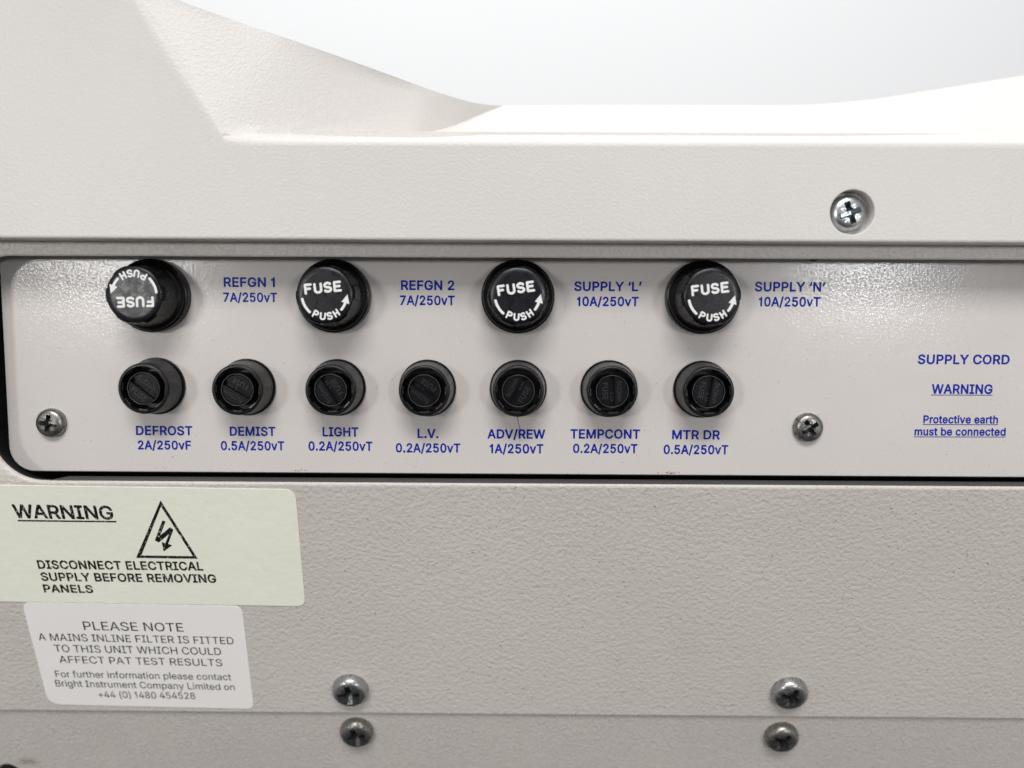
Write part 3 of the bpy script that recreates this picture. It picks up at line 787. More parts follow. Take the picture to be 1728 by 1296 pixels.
        'C': [510,[[261,-31,308,-28,352,-17,392,2,424,25,451,53,474,89,489,125,497,161,492,174,480,183,408,184,400,183,388,173,372,133,364,120,352,108,336,95,320,87,296,80,276,77,240,80,220,85,204,92,190,101,176,113,152,145,138,177,128,225,127,269,132,309,143,345,157,373,176,396,204,416,232,428,264,432,296,429,324,420,348,405,364,389,376,369,387,337,392,330,401,325,476,324,488,329,496,341,497,349,492,373,483,401,474,421,452,455,424,484,392,507,356,524,308,537,268,540,216,535,168,520,140,506,124,495,87,461,68,437,56,418,34,369,20,313,16,253,21,193,34,137,57,89,85,49,100,33,124,13,167,-11,196,-21,216,-26]]],
        'D': [502,[[58,-24,240,-23,276,-20,312,-11,348,2,390,28,416,52,446,92,468,140,482,196,485,232,486,272,478,332,462,384,437,432,418,456,404,470,382,488,364,499,332,515,304,524,280,529,244,533,60,533,48,530,39,520,36,508,36,0,37,-8,42,-16,48,-21],[152,81,149,84,149,424,152,428,236,427,268,423,290,416,316,402,340,379,357,352,368,320,374,284,375,240,370,200,358,160,347,140,330,120,312,106,288,93,264,86,240,82]]],
        'E': [419,[[58,-24,376,-24,388,-20,396,-12,399,0,399,60,394,72,384,79,376,81,152,81,149,84,150,204,356,205,364,207,372,212,377,220,379,232,378,292,372,303,364,308,356,310,152,310,149,312,149,424,152,428,372,428,380,429,392,439,396,452,396,512,392,522,384,530,372,533,60,533,48,530,39,520,36,508,36,0,37,-8,42,-16,48,-21]]],
        'F': [410,[[58,-24,128,-24,140,-19,148,-8,150,196,348,197,358,200,366,208,370,220,370,280,365,292,356,300,344,302,152,302,149,304,149,424,152,428,368,428,380,431,390,440,393,452,393,512,388,523,380,530,368,533,60,533,48,530,39,520,36,508,36,0,37,-8,42,-16,48,-21]]],
        'G': [520,[[263,-31,316,-27,360,-15,400,5,436,33,463,65,485,105,497,149,502,201,501,261,495,273,484,279,276,279,266,273,260,261,259,197,263,185,272,178,280,175,388,174,382,149,366,121,347,101,320,86,292,79,260,77,232,82,204,92,180,109,163,129,146,157,133,197,127,241,129,285,135,321,150,361,170,389,196,412,228,427,256,432,288,430,316,422,340,409,357,393,374,369,388,336,396,328,404,325,480,326,492,333,498,345,498,353,491,381,474,421,453,453,424,483,387,509,348,527,308,537,264,540,212,535,164,519,138,505,120,493,84,459,55,417,33,369,20,313,16,253,21,193,34,137,56,89,84,49,108,25,124,13,164,-10,184,-18,216,-26]]],
        'H': [517,[[58,-24,128,-24,140,-19,148,-8,149,204,152,208,364,208,368,204,368,0,371,-12,380,-21,392,-24,460,-24,468,-21,476,-14,481,0,481,508,478,520,471,528,460,533,388,533,378,528,371,520,368,508,368,316,364,313,152,313,149,316,149,508,146,520,136,530,124,533,56,533,48,530,41,524,37,516,36,508,36,0,37,-8,42,-16,48,-21]]],
        'I': [300,[[29,-24,271,-24,283,-19,291,-9,293,0,293,56,292,64,287,73,279,79,271,81,211,81,207,84,207,426,211,428,272,428,282,432,290,440,293,452,293,512,288,524,279,531,267,533,31,533,19,530,10,520,7,508,7,452,8,444,13,436,19,431,27,428,91,428,94,424,94,84,91,81,27,81,17,76,10,68,7,56,7,-4,10,-12,15,-18]]],
        'L': [393,[[58,-24,364,-24,372,-21,379,-16,385,-4,385,60,380,72,368,80,152,81,149,84,149,508,148,516,144,524,136,530,128,533,56,533,44,527,39,520,36,512,36,0,37,-8,42,-16,48,-21]]],
        'M': [628,[[58,-24,128,-23,140,-16,145,-8,146,272,148,281,264,-10,273,-20,280,-23,288,-24,344,-24,355,-20,363,-12,476,277,478,276,480,268,481,-8,491,-20,504,-24,572,-24,580,-21,586,-16,591,-8,592,0,592,508,589,520,584,527,576,532,568,533,476,533,464,530,457,524,330,196,316,157,312,160,171,524,160,532,148,533,56,533,48,530,41,524,37,516,36,508,36,0,37,-8,42,-16,48,-21]]],
        'N': [523,[[58,-24,128,-24,140,-19,148,-8,149,320,149,324,152,326,369,-16,376,-21,388,-24,464,-24,472,-22,481,-16,486,-8,487,0,487,508,484,520,477,528,464,533,396,533,384,528,376,516,375,188,372,182,152,527,144,532,136,533,60,533,48,530,41,524,37,516,36,508,36,0,37,-8,42,-16,48,-21]]],
        'O': [533,[[261,-31,288,-30,320,-26,367,-11,396,4,412,15,448,48,477,89,499,137,513,193,517,253,513,313,500,369,478,417,447,461,412,493,396,505,368,519,320,535,268,540,216,535,168,520,140,506,124,495,87,461,56,418,34,369,20,313,16,253,21,193,34,137,57,89,85,49,100,34,124,13,167,-11,196,-21,216,-26],[264,77,232,81,204,92,184,106,164,126,147,153,136,185,130,213,127,253,129,285,135,321,146,353,164,382,184,403,208,419,236,429,268,432,300,428,328,417,352,401,370,381,387,353,397,325,403,297,406,253,403,213,396,177,382,145,365,121,344,102,320,88,292,79]]],
        'P': [445,[[58,-24,128,-24,138,-20,146,-12,149,0,149,160,152,162,264,163,292,167,320,175,344,186,375,208,397,232,412,256,427,296,432,332,432,372,424,408,412,440,392,469,364,495,332,514,292,527,264,532,236,533,60,533,48,530,39,520,36,508,36,0,37,-8,42,-16,48,-21],[152,266,149,268,149,272,149,424,152,428,256,427,284,419,302,404,311,392,317,376,320,340,318,324,313,308,306,296,296,285,276,273,252,267]]],
        'R': [449,[[58,-24,128,-24,138,-20,146,-12,149,0,149,168,149,172,152,174,232,173,332,-12,340,-20,352,-24,428,-24,440,-21,449,-12,452,0,449,12,348,196,376,216,392,232,407,252,421,280,428,304,433,340,432,376,428,400,417,432,399,464,376,489,344,510,304,525,280,530,252,533,60,533,48,530,39,520,36,508,36,0,37,-8,42,-16,48,-21],[152,279,150,280,149,284,149,424,152,428,240,428,264,425,288,418,308,401,313,392,318,376,321,360,320,340,313,312,299,296,280,286,256,280]]],
        'S': [447,[[216,-33,254,-32,298,-24,334,-10,366,8,391,31,414,63,425,91,432,127,430,167,419,203,400,231,374,257,346,274,318,287,218,316,176,331,157,343,142,359,139,371,140,387,145,399,154,411,166,420,182,428,198,432,218,435,238,434,258,431,274,425,290,416,306,399,311,387,314,371,318,363,330,355,402,354,414,358,422,367,425,375,424,391,420,411,414,431,396,463,375,487,346,509,314,525,278,535,242,540,190,538,150,528,110,511,78,487,54,459,42,439,35,419,28,383,31,343,39,315,53,291,70,271,102,248,130,233,158,222,278,186,294,179,305,171,317,159,321,147,321,131,316,115,299,95,274,81,246,74,210,74,178,80,162,87,150,95,142,103,134,115,127,143,123,151,118,156,110,160,34,161,22,155,16,147,14,139,20,99,32,67,50,38,74,14,106,-7,142,-22,178,-30]]],
        'T': [449,[[191,-24,264,-23,275,-16,281,-4,281,424,284,428,416,428,430,432,438,440,441,448,441,508,438,520,428,530,416,533,32,533,20,530,11,520,8,508,8,448,12,439,20,431,32,428,168,428,169,0,170,-8,175,-16,184,-22]]],
        'U': [517,[[252,-32,288,-31,320,-26,352,-16,385,0,412,20,437,44,454,68,467,96,477,128,481,160,481,508,480,516,476,523,464,532,388,532,379,528,372,520,369,508,369,180,366,152,356,124,344,108,332,97,320,89,304,82,268,76,244,77,224,80,208,85,193,92,178,104,168,116,158,132,152,148,148,176,148,508,145,520,138,528,128,533,60,533,46,528,37,516,36,160,40,128,52,92,69,60,88,36,108,17,132,0,156,-12,184,-22,212,-28]]],
        'V': [480,[[202,-24,280,-24,291,-20,299,-12,485,500,487,512,484,520,480,526,472,531,464,533,392,533,381,528,374,520,240,137,215,212,104,522,96,530,88,533,16,533,4,530,-5,520,-8,512,-6,500,181,-8,188,-18]]],
        'W': [686,[[152,-24,232,-24,243,-20,251,-12,340,313,344,319,434,-12,444,-21,456,-24,532,-24,540,-22,548,-16,554,-4,694,504,693,516,688,525,680,531,672,533,604,533,592,530,582,520,492,173,403,516,394,528,380,533,304,533,292,529,285,520,196,184,192,180,103,520,96,528,84,533,16,533,8,532,0,527,-7,516,-8,504,131,-4,137,-16,144,-21]]],
        'Y': [472,[[200,-24,272,-24,281,-20,289,-12,292,0,292,200,476,498,479,508,478,516,472,526,464,531,456,533,380,533,372,531,364,526,236,316,137,480,112,520,105,528,92,533,16,533,4,530,-5,520,-8,508,-4,496,179,200,179,-4,185,-16,192,-21]]],
        'a': [389,[[153,-33,178,-32,202,-28,226,-20,254,-7,262,-19,274,-24,342,-23,354,-17,361,-5,361,259,359,283,353,307,347,323,334,347,312,371,278,392,258,399,234,405,198,408,162,406,126,398,94,385,70,370,46,347,30,324,17,295,17,287,20,279,30,270,98,250,106,251,115,255,134,283,146,293,162,301,174,305,198,307,222,303,238,295,247,283,251,267,252,259,250,254,122,235,94,227,66,214,46,200,33,187,21,171,13,151,6,115,9,79,18,49,34,23,54,2,82,-16,118,-28],[154,70,130,79,118,91,116,111,119,119,125,127,139,135,158,141,250,155,252,151,252,135,249,119,241,103,230,90,214,79,198,73,178,69]]],
        'b': [424,[[221,-32,245,-31,269,-28,293,-21,317,-10,337,4,355,20,372,40,385,60,401,100,408,128,413,160,413,220,409,248,402,276,385,316,363,348,333,376,301,394,281,401,257,406,209,407,173,400,157,393,141,382,139,384,138,388,138,512,133,523,125,530,117,533,45,532,33,522,29,508,29,0,30,-8,37,-18,49,-24,113,-24,121,-22,129,-17,137,-2,161,-17,177,-24,201,-30],[209,72,193,75,177,84,164,96,153,112,145,130,140,152,137,180,138,208,141,232,147,252,154,268,165,284,177,294,193,302,213,306,229,306,245,303,261,295,274,284,286,268,295,248,301,224,304,200,303,172,300,148,293,124,285,108,273,93,257,80,245,75,229,71]]],
        'c': [396,[[201,-32,238,-30,266,-24,294,-14,318,0,342,20,362,44,378,72,387,100,385,112,374,123,302,141,294,139,285,132,271,100,255,84,230,73,202,70,182,73,166,80,150,94,137,112,128,132,121,164,120,192,123,220,129,244,138,266,150,282,166,296,182,303,202,306,222,305,242,300,255,292,266,281,286,245,294,240,302,238,370,254,379,260,386,272,386,280,382,292,368,324,350,348,329,368,305,384,274,398,246,405,214,408,178,406,138,397,104,380,74,356,47,324,28,288,16,248,10,200,12,156,20,112,36,72,58,38,82,12,102,-3,118,-12,154,-26,178,-30]]],
        'd': [424,[[189,-32,214,-31,242,-26,262,-18,286,-2,298,-19,310,-24,378,-23,390,-16,395,-8,396,508,395,516,391,524,378,532,306,532,297,528,290,521,287,508,286,380,254,399,222,407,194,408,170,406,130,396,98,380,78,365,62,348,40,316,23,276,15,248,11,220,10,188,11,160,19,112,27,88,40,60,52,40,66,23,98,-4,119,-16,142,-24,166,-30],[190,72,174,76,158,86,145,100,135,116,126,140,122,160,120,188,122,216,126,240,134,260,144,276,154,287,166,297,182,303,198,306,218,305,234,301,250,292,265,276,275,260,282,240,286,216,288,188,286,160,281,136,273,116,264,100,254,89,242,80,226,74,210,71]]],
        'e': [404,[[205,-32,242,-30,274,-24,302,-13,332,4,354,24,374,52,388,84,389,92,387,100,382,108,374,113,314,128,302,129,290,123,273,96,262,84,254,79,226,71,190,72,166,80,146,96,132,116,125,136,124,144,374,145,382,148,390,155,395,164,395,172,394,220,386,268,372,308,350,343,322,370,306,381,285,392,246,404,206,408,162,404,126,392,90,371,62,345,40,312,24,276,13,232,10,188,14,140,23,100,42,60,65,28,94,3,127,-16,166,-28],[126,248,138,272,158,292,178,302,206,306,230,303,250,294,260,284,269,272,280,248,278,246,274,245,130,245]]],
        'h': [410,[[51,-24,117,-24,127,-20,135,-12,138,0,138,228,140,252,148,272,161,288,181,300,205,305,225,304,246,296,261,280,269,260,272,232,272,0,275,-12,283,-20,293,-24,357,-24,365,-23,373,-18,378,-12,381,-4,381,256,374,300,362,332,345,358,325,378,297,395,269,404,237,408,201,406,169,398,140,384,138,388,138,512,133,524,125,530,117,533,49,533,37,527,32,520,29,512,29,0,30,-8,35,-16,41,-21]]],
        'i': [167,[[51,-24,121,-23,132,-16,138,-4,138,380,136,388,131,396,117,403,49,403,36,396,30,384,29,0,30,-8,35,-16,41,-21],[71,420,97,420,121,430,140,448,148,468,150,484,149,496,145,508,138,520,121,537,97,547,73,547,49,538,29,520,22,508,18,496,18,472,21,460,28,448,49,429]]],
        'm': [610,[[51,-24,117,-24,129,-19,137,-8,139,256,146,276,159,292,177,302,197,306,217,304,233,296,244,284,249,272,250,0,251,-8,257,-17,265,-22,273,-24,337,-24,348,-20,356,-12,359,0,360,260,367,280,381,296,397,303,421,306,441,303,457,295,466,284,471,268,472,0,475,-12,483,-20,493,-24,557,-24,570,-20,578,-12,581,0,581,268,578,292,571,320,562,340,551,356,533,376,509,393,481,404,449,410,413,408,377,399,345,382,321,361,297,384,285,393,265,402,241,408,213,410,185,406,161,397,137,383,129,396,117,402,53,403,45,402,37,397,31,388,29,380,29,0,30,-8,35,-16,41,-21]]],
        'n': [410,[[51,-24,117,-24,127,-20,135,-12,138,0,138,228,140,252,148,272,161,288,181,300,205,305,225,304,246,296,261,280,269,260,272,232,272,0,275,-12,285,-21,297,-24,361,-24,370,-20,378,-12,381,0,381,240,378,280,371,312,358,340,337,367,313,386,297,395,277,402,257,406,229,408,205,407,181,402,157,393,137,381,129,396,121,401,113,403,49,403,41,400,33,392,29,380,29,0,30,-8,35,-16,41,-21]]],
        'o': [415,[[201,-32,238,-30,278,-20,312,-4,342,20,368,52,387,88,399,128,405,172,403,220,395,264,381,300,360,336,333,364,302,386,262,401,222,408,178,406,138,397,104,380,74,356,47,324,28,288,16,248,10,204,12,156,20,112,36,72,58,38,82,12,102,-3,118,-12,154,-26,178,-30],[190,72,174,76,158,86,145,100,134,117,126,139,122,160,120,188,121,212,126,236,133,256,142,272,156,288,170,298,186,304,206,306,222,305,240,300,254,292,270,276,280,260,289,236,293,212,295,188,293,160,289,140,282,120,273,104,259,88,246,79,230,73,210,70]]],
        'r': [259,[[51,-24,117,-24,127,-20,135,-12,138,0,138,236,140,256,145,269,153,280,173,295,201,302,245,298,253,300,263,308,267,320,267,388,261,400,253,406,245,408,217,409,189,407,164,400,137,386,129,396,117,402,53,403,41,400,31,388,29,376,29,0,30,-8,35,-16,41,-21]]],
        's': [365,[[173,-32,204,-31,240,-25,268,-17,296,-1,320,19,336,40,349,68,355,96,353,128,347,152,330,180,308,201,284,215,260,225,156,253,141,260,135,268,133,280,140,293,156,303,180,309,204,308,224,300,238,284,251,260,264,253,272,253,332,267,340,272,346,280,348,288,347,296,339,320,322,348,304,368,284,383,264,394,236,403,208,407,168,407,136,403,112,395,80,378,58,360,40,338,29,312,23,284,25,252,31,228,47,200,64,183,84,169,108,158,132,150,220,128,235,120,242,112,244,104,243,96,232,83,212,73,188,69,156,72,136,81,124,95,114,120,108,126,100,130,88,130,28,117,20,112,14,104,12,96,13,88,24,53,39,28,58,8,80,-8,104,-20,140,-29]]],
        't': [227,[[162,-28,194,-27,222,-20,233,-12,237,0,225,60,218,72,210,77,202,78,174,74,158,75,152,80,150,96,150,300,154,303,206,303,214,305,222,311,228,324,227,384,221,396,210,402,150,404,149,476,146,484,138,492,126,495,62,495,48,488,42,476,40,404,-2,402,-11,396,-16,388,-18,380,-18,324,-13,312,-2,304,38,303,41,300,41,80,45,56,54,32,70,9,94,-10,126,-23]]],
        'u': [410,[[175,-29,205,-28,229,-23,249,-15,273,-1,281,-17,289,-22,297,-24,361,-24,373,-18,379,-9,381,-1,381,379,377,392,365,402,293,403,283,399,275,391,272,379,272,155,269,127,261,107,249,91,229,79,205,74,181,76,164,83,148,99,140,119,138,143,138,379,135,391,127,399,117,403,53,403,40,399,30,387,29,379,29,127,33,91,39,67,48,47,60,27,73,12,88,-1,109,-13,129,-21,149,-26]]],
        'v': [389,[[161,-24,229,-24,239,-20,247,-12,394,372,395,380,393,388,388,396,381,401,373,403,301,403,293,400,285,392,197,151,193,148,108,384,101,396,93,401,85,403,17,403,5,400,-5,388,-7,380,-5,368,140,-8,149,-20]]],
        '\u2018': [177,[[50,294,124,294,134,298,142,306,145,314,175,506,174,514,171,522,160,531,152,533,100,533,88,527,82,518,28,322,29,310,34,302,40,297]]],
        '\u2019': [177,[[50,294,104,295,112,299,120,309,175,506,174,514,171,522,160,531,152,533,80,533,68,529,60,518,28,318,29,310,34,302,40,297]]],
    },
    20: {
        'A': [480,[[14,-20,88,-20,100,-13,104,-6,148,120,152,122,328,122,332,117,377,-8,383,-16,396,-20,464,-20,475,-16,481,-8,483,0,481,8,296,512,292,521,284,527,276,529,200,529,188,524,182,516,-2,8,-4,-4,0,-12,8,-18],[184,219,183,220,210,296,236,378,240,381,294,220]]],
        'G': [520,[[263,-27,284,-27,316,-23,360,-11,400,9,432,35,461,69,482,109,494,153,498,201,497,261,492,270,484,275,280,276,268,269,263,257,263,197,269,185,280,179,388,179,393,177,389,157,383,141,365,113,344,94,320,82,288,74,256,74,228,78,196,92,174,109,158,129,140,161,129,197,123,241,125,285,132,325,148,365,168,393,192,414,216,427,240,434,268,436,296,432,328,421,341,413,355,401,376,373,392,337,400,331,408,329,476,329,488,335,494,345,492,361,487,381,471,417,448,453,420,481,384,506,348,522,308,533,264,536,212,531,168,517,140,502,124,491,88,457,59,417,38,369,24,313,20,253,25,193,37,141,58,93,88,51,124,18,140,7,168,-7,216,-22]]],
        'H': [517,[[58,-20,128,-20,137,-16,143,-8,145,0,145,208,148,212,368,212,372,208,372,0,374,-8,380,-16,392,-20,460,-20,468,-17,473,-12,477,0,477,508,476,516,468,526,456,529,388,529,379,524,373,516,372,312,368,309,148,309,145,312,144,516,136,526,124,529,56,529,48,525,43,520,40,508,40,0,44,-12,52,-18]]],
        'I': [300,[[29,-20,271,-20,281,-16,287,-8,289,0,289,56,288,64,283,71,271,77,207,77,203,80,203,430,207,432,271,432,279,435,285,440,289,452,289,512,283,523,275,528,31,529,19,525,12,516,11,452,15,440,27,432,95,432,98,428,98,80,95,77,27,77,19,73,14,68,11,56,11,-4,19,-16]]],
        'N': [523,[[58,-20,128,-20,140,-13,145,-4,144,347,185,280,372,-13,384,-20,464,-20,472,-18,479,-12,483,0,483,508,482,516,476,524,464,529,396,529,386,524,380,515,379,176,376,168,149,524,136,529,60,529,52,527,44,521,40,508,40,0,44,-12,52,-18]]],
        'R': [449,[[58,-20,128,-20,137,-16,143,-8,145,0,145,172,145,176,148,178,232,178,235,176,335,-8,344,-18,352,-20,428,-20,440,-16,446,-8,448,0,446,8,343,196,344,200,364,212,383,228,396,243,407,260,416,280,424,304,428,328,429,352,428,376,424,400,416,424,407,444,396,461,380,480,364,493,344,506,304,521,280,526,252,529,60,529,52,527,43,520,40,508,40,0,44,-12,52,-18],[148,275,146,276,145,280,145,428,148,432,240,432,264,429,288,422,300,415,311,404,318,392,323,376,325,360,324,340,322,324,316,309,301,292,284,283,256,276]]],
        'W': [686,[[153,-20,232,-20,242,-16,248,-8,340,329,344,335,437,-8,443,-16,452,-20,532,-20,544,-14,550,-4,689,504,689,516,684,523,672,529,600,529,590,524,584,516,492,156,400,512,397,520,392,525,380,529,304,529,296,526,288,518,196,168,192,162,100,517,95,524,84,529,16,529,3,524,-3,516,-3,504,135,-4,143,-16]]],
    },
}


def glyph_mesh(ch, weight):
    """one letter, filled"""
    key = (ch, weight)
    if key in _cache: return _cache[key]
    cu = bpy.data.curves.new('lettering', 'CURVE')
    cu.dimensions = '2D'
    cu.fill_mode = 'BOTH'
    for lp in GLYPHS[weight][ch][1]:
        sp = cu.splines.new('POLY')
        sp.points.add(len(lp) // 2 - 1)
        sp.use_cyclic_u = True
        for k, q in enumerate(sp.points):
            q.co = (lp[2 * k] / 1000, lp[2 * k + 1] / 1000, 0, 1)
    ob = bpy.data.objects.new('lettering', cu)
    COL.objects.link(ob)
    dg = bpy.context.evaluated_depsgraph_get()
    dg.update()
    me = bpy.data.meshes.new_from_object(ob.evaluated_get(dg))
    v = [tuple(q.co) for q in me.vertices]
    f = [tuple(p.vertices) for p in me.polygons]
    bpy.data.objects.remove(ob)
    bpy.data.curves.remove(cu)
    bpy.data.meshes.remove(me)
    _cache[key] = (v, f)
    return v, f


def text_raw(s, weight=12):
    """a line of letters; every second one sits a hair higher so that touching letters never share a plane"""
    spacing = 0.02 if weight == 24 else 0.0
    V, Fc, pen = [], [], 0.0
    for i, ch in enumerate(s):
        v, f = glyph_mesh(ch, weight) if ch != ' ' else ([], [])
        base = len(V)
        V += [(q[0] + pen, q[1], 0.004 * (i % 2)) for q in v]
        Fc += [tuple(base + k for k in t) for t in f]
        pen += GLYPHS[weight][ch][0] / 1000 + spacing
    return V, Fc


CAP = 0.509


def text_line(acc, s, L_, R_, top_mid, n, lift, weight, fit_top=False):
    """fit a line of text between two points of a plane; top_mid is a point at cap height"""
    v, f = text_raw(s, weight)
    xs = [q[0] for q in v]
    a, b = min(xs), max(xs)
    ax = (R_ - L_)
    up = n.cross(ax).normalized()
    if up.z < 0: up = -up
    h = (top_mid - (L_ + R_) / 2).dot(up)
    base = len(acc[0])
    for q in v:
        acc[0].append(L_ + ax * ((q[0] - a) / (b - a)) + up * (q[1] / CAP * h) + n * (lift + q[2]))
    acc[1].extend(tuple(base + k for k in t) for t in f)


def bar(acc, p, q, width, n, lift):
    ax = (q - p)
    up = n.cross(ax).normalized() * width / 2
    base = len(acc[0])
    acc[0].extend([p - up + n * lift, q - up + n * lift, q + up + n * lift, p + up + n * lift])
    acc[1].append((base, base + 1, base + 2, base + 3))


NP = Vector((0, -1, 0))


def legend(lines, label, weight=24, underline=()):
    acc = ([], [])
    for s, xa, xb, ytop, ybase, tilt in lines:
        text_line(acc, s, on_y(xa, ybase - tilt, 0), on_y(xb, ybase + tilt, 0), on_y((xa + xb) / 2, ytop, 0), NP, 0.04, weight)
    for xa, xb, y in underline:
        bar(acc, on_y(xa, y - 0.1, 0), on_y(xb, y + 0.25, 0), 0.18, NP, 0.04)
    o = link('printed_legend', mesh('printed_legend', acc[0], acc[1], M_BLUE, PO), plate)
    o['label'] = label


T_ = 0.25
LEG = [
    [('REFGN 1', 377.7, 464, 468.6, 483.7, T_), ('7A/250vT', 377, 467.7, 494.4, 509, T_)],
    [('REFGN 2', 676.7, 766.7, 473.8, 488.9, T_), ('7A/250vT', 675, 767.3, 499.3, 514.3, T_)],
    [('SUPPLY \u2018L\u2019', 969, 1082.7, 475.8, 490.6, T_), ('10A/250vT', 973.3, 1077.5, 501.3, 516, T_)],
    [('SUPPLY \u2018N\u2019', 1273.6, 1392.5, 476.4, 491.4, T_), ('10A/250vT', 1280, 1384, 501.7, 516.7, T_)],
    [('DEFROST', 229.8, 325, 719.3, 733.8, T_), ('2A/250vF', 233, 322.7, 744, 758, T_)],
    [('DEMIST', 388, 465, 720.6, 735, T_), ('0.5A/250vT', 373, 480, 745, 759.3, T_)],
    [('LIGHT', 544.4, 605, 721.5, 736, T_), ('0.2A/250vT', 520.7, 628.7, 745.6, 760, T_)],
    [('L.V.', 704.6, 740, 724.3, 738.7, T_), ('0.2A/250vT', 668, 776.9, 748.7, 763, T_)],
    [('ADV/REW', 822.6, 920, 725, 739.6, T_), ('1A/250vT', 826.3, 917, 749.8, 764.4, T_)],
    [('TEMPCONT', 962.4, 1080, 725, 739.6, T_), ('0.2A/250vT', 967, 1075.6, 749.6, 764, T_)],
    [('MTR DR', 1134, 1214.7, 726.4, 740.8, T_), ('0.5A/250vT', 1119.7, 1228.6, 751.4, 765.8, T_)],
]
for l in LEG:
    legend(l, 'blue lettering reading ' + ' '.join(q[0] for q in l).replace('\u2018', '').replace('\u2019', ''))
legend([('SUPPLY CORD', 1548.5, 1703.3, 599, 614, T_)], 'blue lettering reading SUPPLY CORD')
legend([('WARNING', 1571.9, 1674.4, 649, 664, T_)], 'blue underlined lettering reading WARNING', underline=[(1571, 1675, 666.6)])
legend([('Protective earth', 1557.8, 1683.7, 701.5, 714, T_), ('must be connected', 1543, 1696.7, 722, 734.6, T_)],
       'blue underlined lettering reading Protective earth must be connected', underline=[(1557, 1684, 716.4), (1542, 1697, 737.2)])

# ------------------------------------------------------------------ stickers


def outline(corners, radii, n=8):
    """rounded polygon through 3-D corners (planar)"""
    pts = []
    m = len(corners)
    for i in range(m):
        p, c, q = corners[i - 1], corners[i], corners[(i + 1) % m]
        a = c + (p - c).normalized() * radii[i]
        b = c + (q - c).normalized() * radii[i]
        for k in range(n + 1):
            pts.append(quad_bezier(a, c, b, k / n))
    return pts


def sticker(name, corners_px, radii, mat, label, cat):
    cs = [slope(x, y) for x, y in corners_px]
    o_ = sum(cs, Vector()) / 4
    root = thing(name, o_, label, cat)
    pts = outline(cs, radii)
    # ragged edge so that the cut looks hand-laid
    th = 0.2
    n = len(pts)
    V = [p + N_SLOPE * th for p in pts] + [p + N_SLOPE * 0.005 for p in pts]
    Fc = [tuple(range(n))] + [(i, n + i, n + (i + 1) % n, (i + 1) % n) for i in range(n)]
    link('paper', fix_normals(mesh('paper', V, Fc, mat, o_)), root)
    return root, o_


st1, so1 = sticker('warning_sticker', [(-120, 816.5), (498.5, 825.6), (515.5, 1022), (-110, 1012.3)], [1, 3.2, 2.2, 1], M_GREEN_PAPER,
                   'pale green warning sticker with a lightning-bolt triangle under the recess', 'sticker')
st2, so2 = sticker('notice_sticker', [(37.5, 1015.5), (408.5, 1022.5), (429, 1195.5), (83, 1187.5)], [2.5, 2.6, 2.2, 3.6], M_WHITE_PAPER,
                   'white paper notice sticker with PLEASE NOTE text below the green sticker', 'sticker')
LIFT = 0.25


def sticker_text(root, o_, lines, weight, mat, label, extra=None):
    acc = ([], [])
    for s, xl, yl, xr, yr, ytop in lines:
        text_line(acc, s, slope(xl, yl), slope(xr, yr), slope((xl + xr) / 2, ytop), N_SLOPE, LIFT, weight)
    if extra: extra(acc)
    o = link('printed_text', mesh('printed_text', acc[0], acc[1], mat, o_), root)
    o['label'] = label


sticker_text(st1, so1, [('WARNING', 26, 872.6, 193.5, 875.2, 852.2)], 20, M_INK, 'bold underlined black heading reading WARNING',
             lambda acc: bar(acc, slope(31, 877.6), slope(197, 879.4), 0.42, N_SLOPE, LIFT))
sticker_text(st1, so1, [('DISCONNECT ELECTRICAL', 65.8, 958.2, 344.2, 961.3, 946.3), ('SUPPLY BEFORE REMOVING', 71.3, 978.6, 366.2, 982.1, 967.2),
                        ('PANELS', 75.5, 998, 158.8, 999.2, 986.2)], 24, M_INK, 'black text telling to disconnect the supply')
# warning triangle
tri_o = [slope(x, y) for x, y in ((271.6, 843.5), (230.5, 940.4), (334.3, 942))]
cen = sum(tri_o, Vector()) / 3
tri_i = [slope(x, y) for x, y in ((272.3, 853.5), (239.2, 936.2), (326.2, 937.6))]
V = [v + N_SLOPE * LIFT for v in tri_o + tri_i]
Fc = [(0, 1, 4, 3), (1, 2, 5, 4), (2, 0, 3, 5)]
bolt = [(388, 348), (427, 358), (362, 530), (482, 430), (522, 460), (458, 632), (508, 650), (404, 724), (381, 606), (424, 627), (470, 510), (345, 615), (297, 590)]
bp = [slope(220 + x / 7.2, 830 + y / 7.2, LIFT) for x, y in bolt]
base = len(V)
V += bp
Fc += [tuple(base + k for k in t) for t in tessellate_polygon([[(v.x, v.z, 0) for v in bp]])]
o = link('warning_triangle', mesh('warning_triangle', V, Fc, M_INK, so1), st1)
sticker_text(st2, so2, [('PLEASE NOTE', 143, 1061.9, 311, 1064.8, 1049.2), ('A MAINS INLINE FILTER IS FITTED', 67, 1079.4, 395.4, 1086.2, 1070.9),
                        ('TO THIS UNIT WHICH COULD', 94, 1098.8, 374.3, 1104.3, 1089.5), ('AFFECT PAT TEST RESULTS', 102, 1117.3, 376, 1123.1, 1108.6)],
             1, M_INK2, 'thin black capitals headed PLEASE NOTE')
sticker_text(st2, so2, [('For further information please contact', 95.3, 1141.3, 391.2, 1146.8, 1133.3), ('Bright Instrument Company Limited on', 95.6, 1157.1, 397, 1163.6, 1149.6),
                        ('+44 (0) 1480 454528', 167.9, 1175.9, 330.6, 1178.6, 1166.3)], 1, M_INK2, 'small black contact text with a telephone number')

# ------------------------------------------------------------------ stroke lettering for the big caps


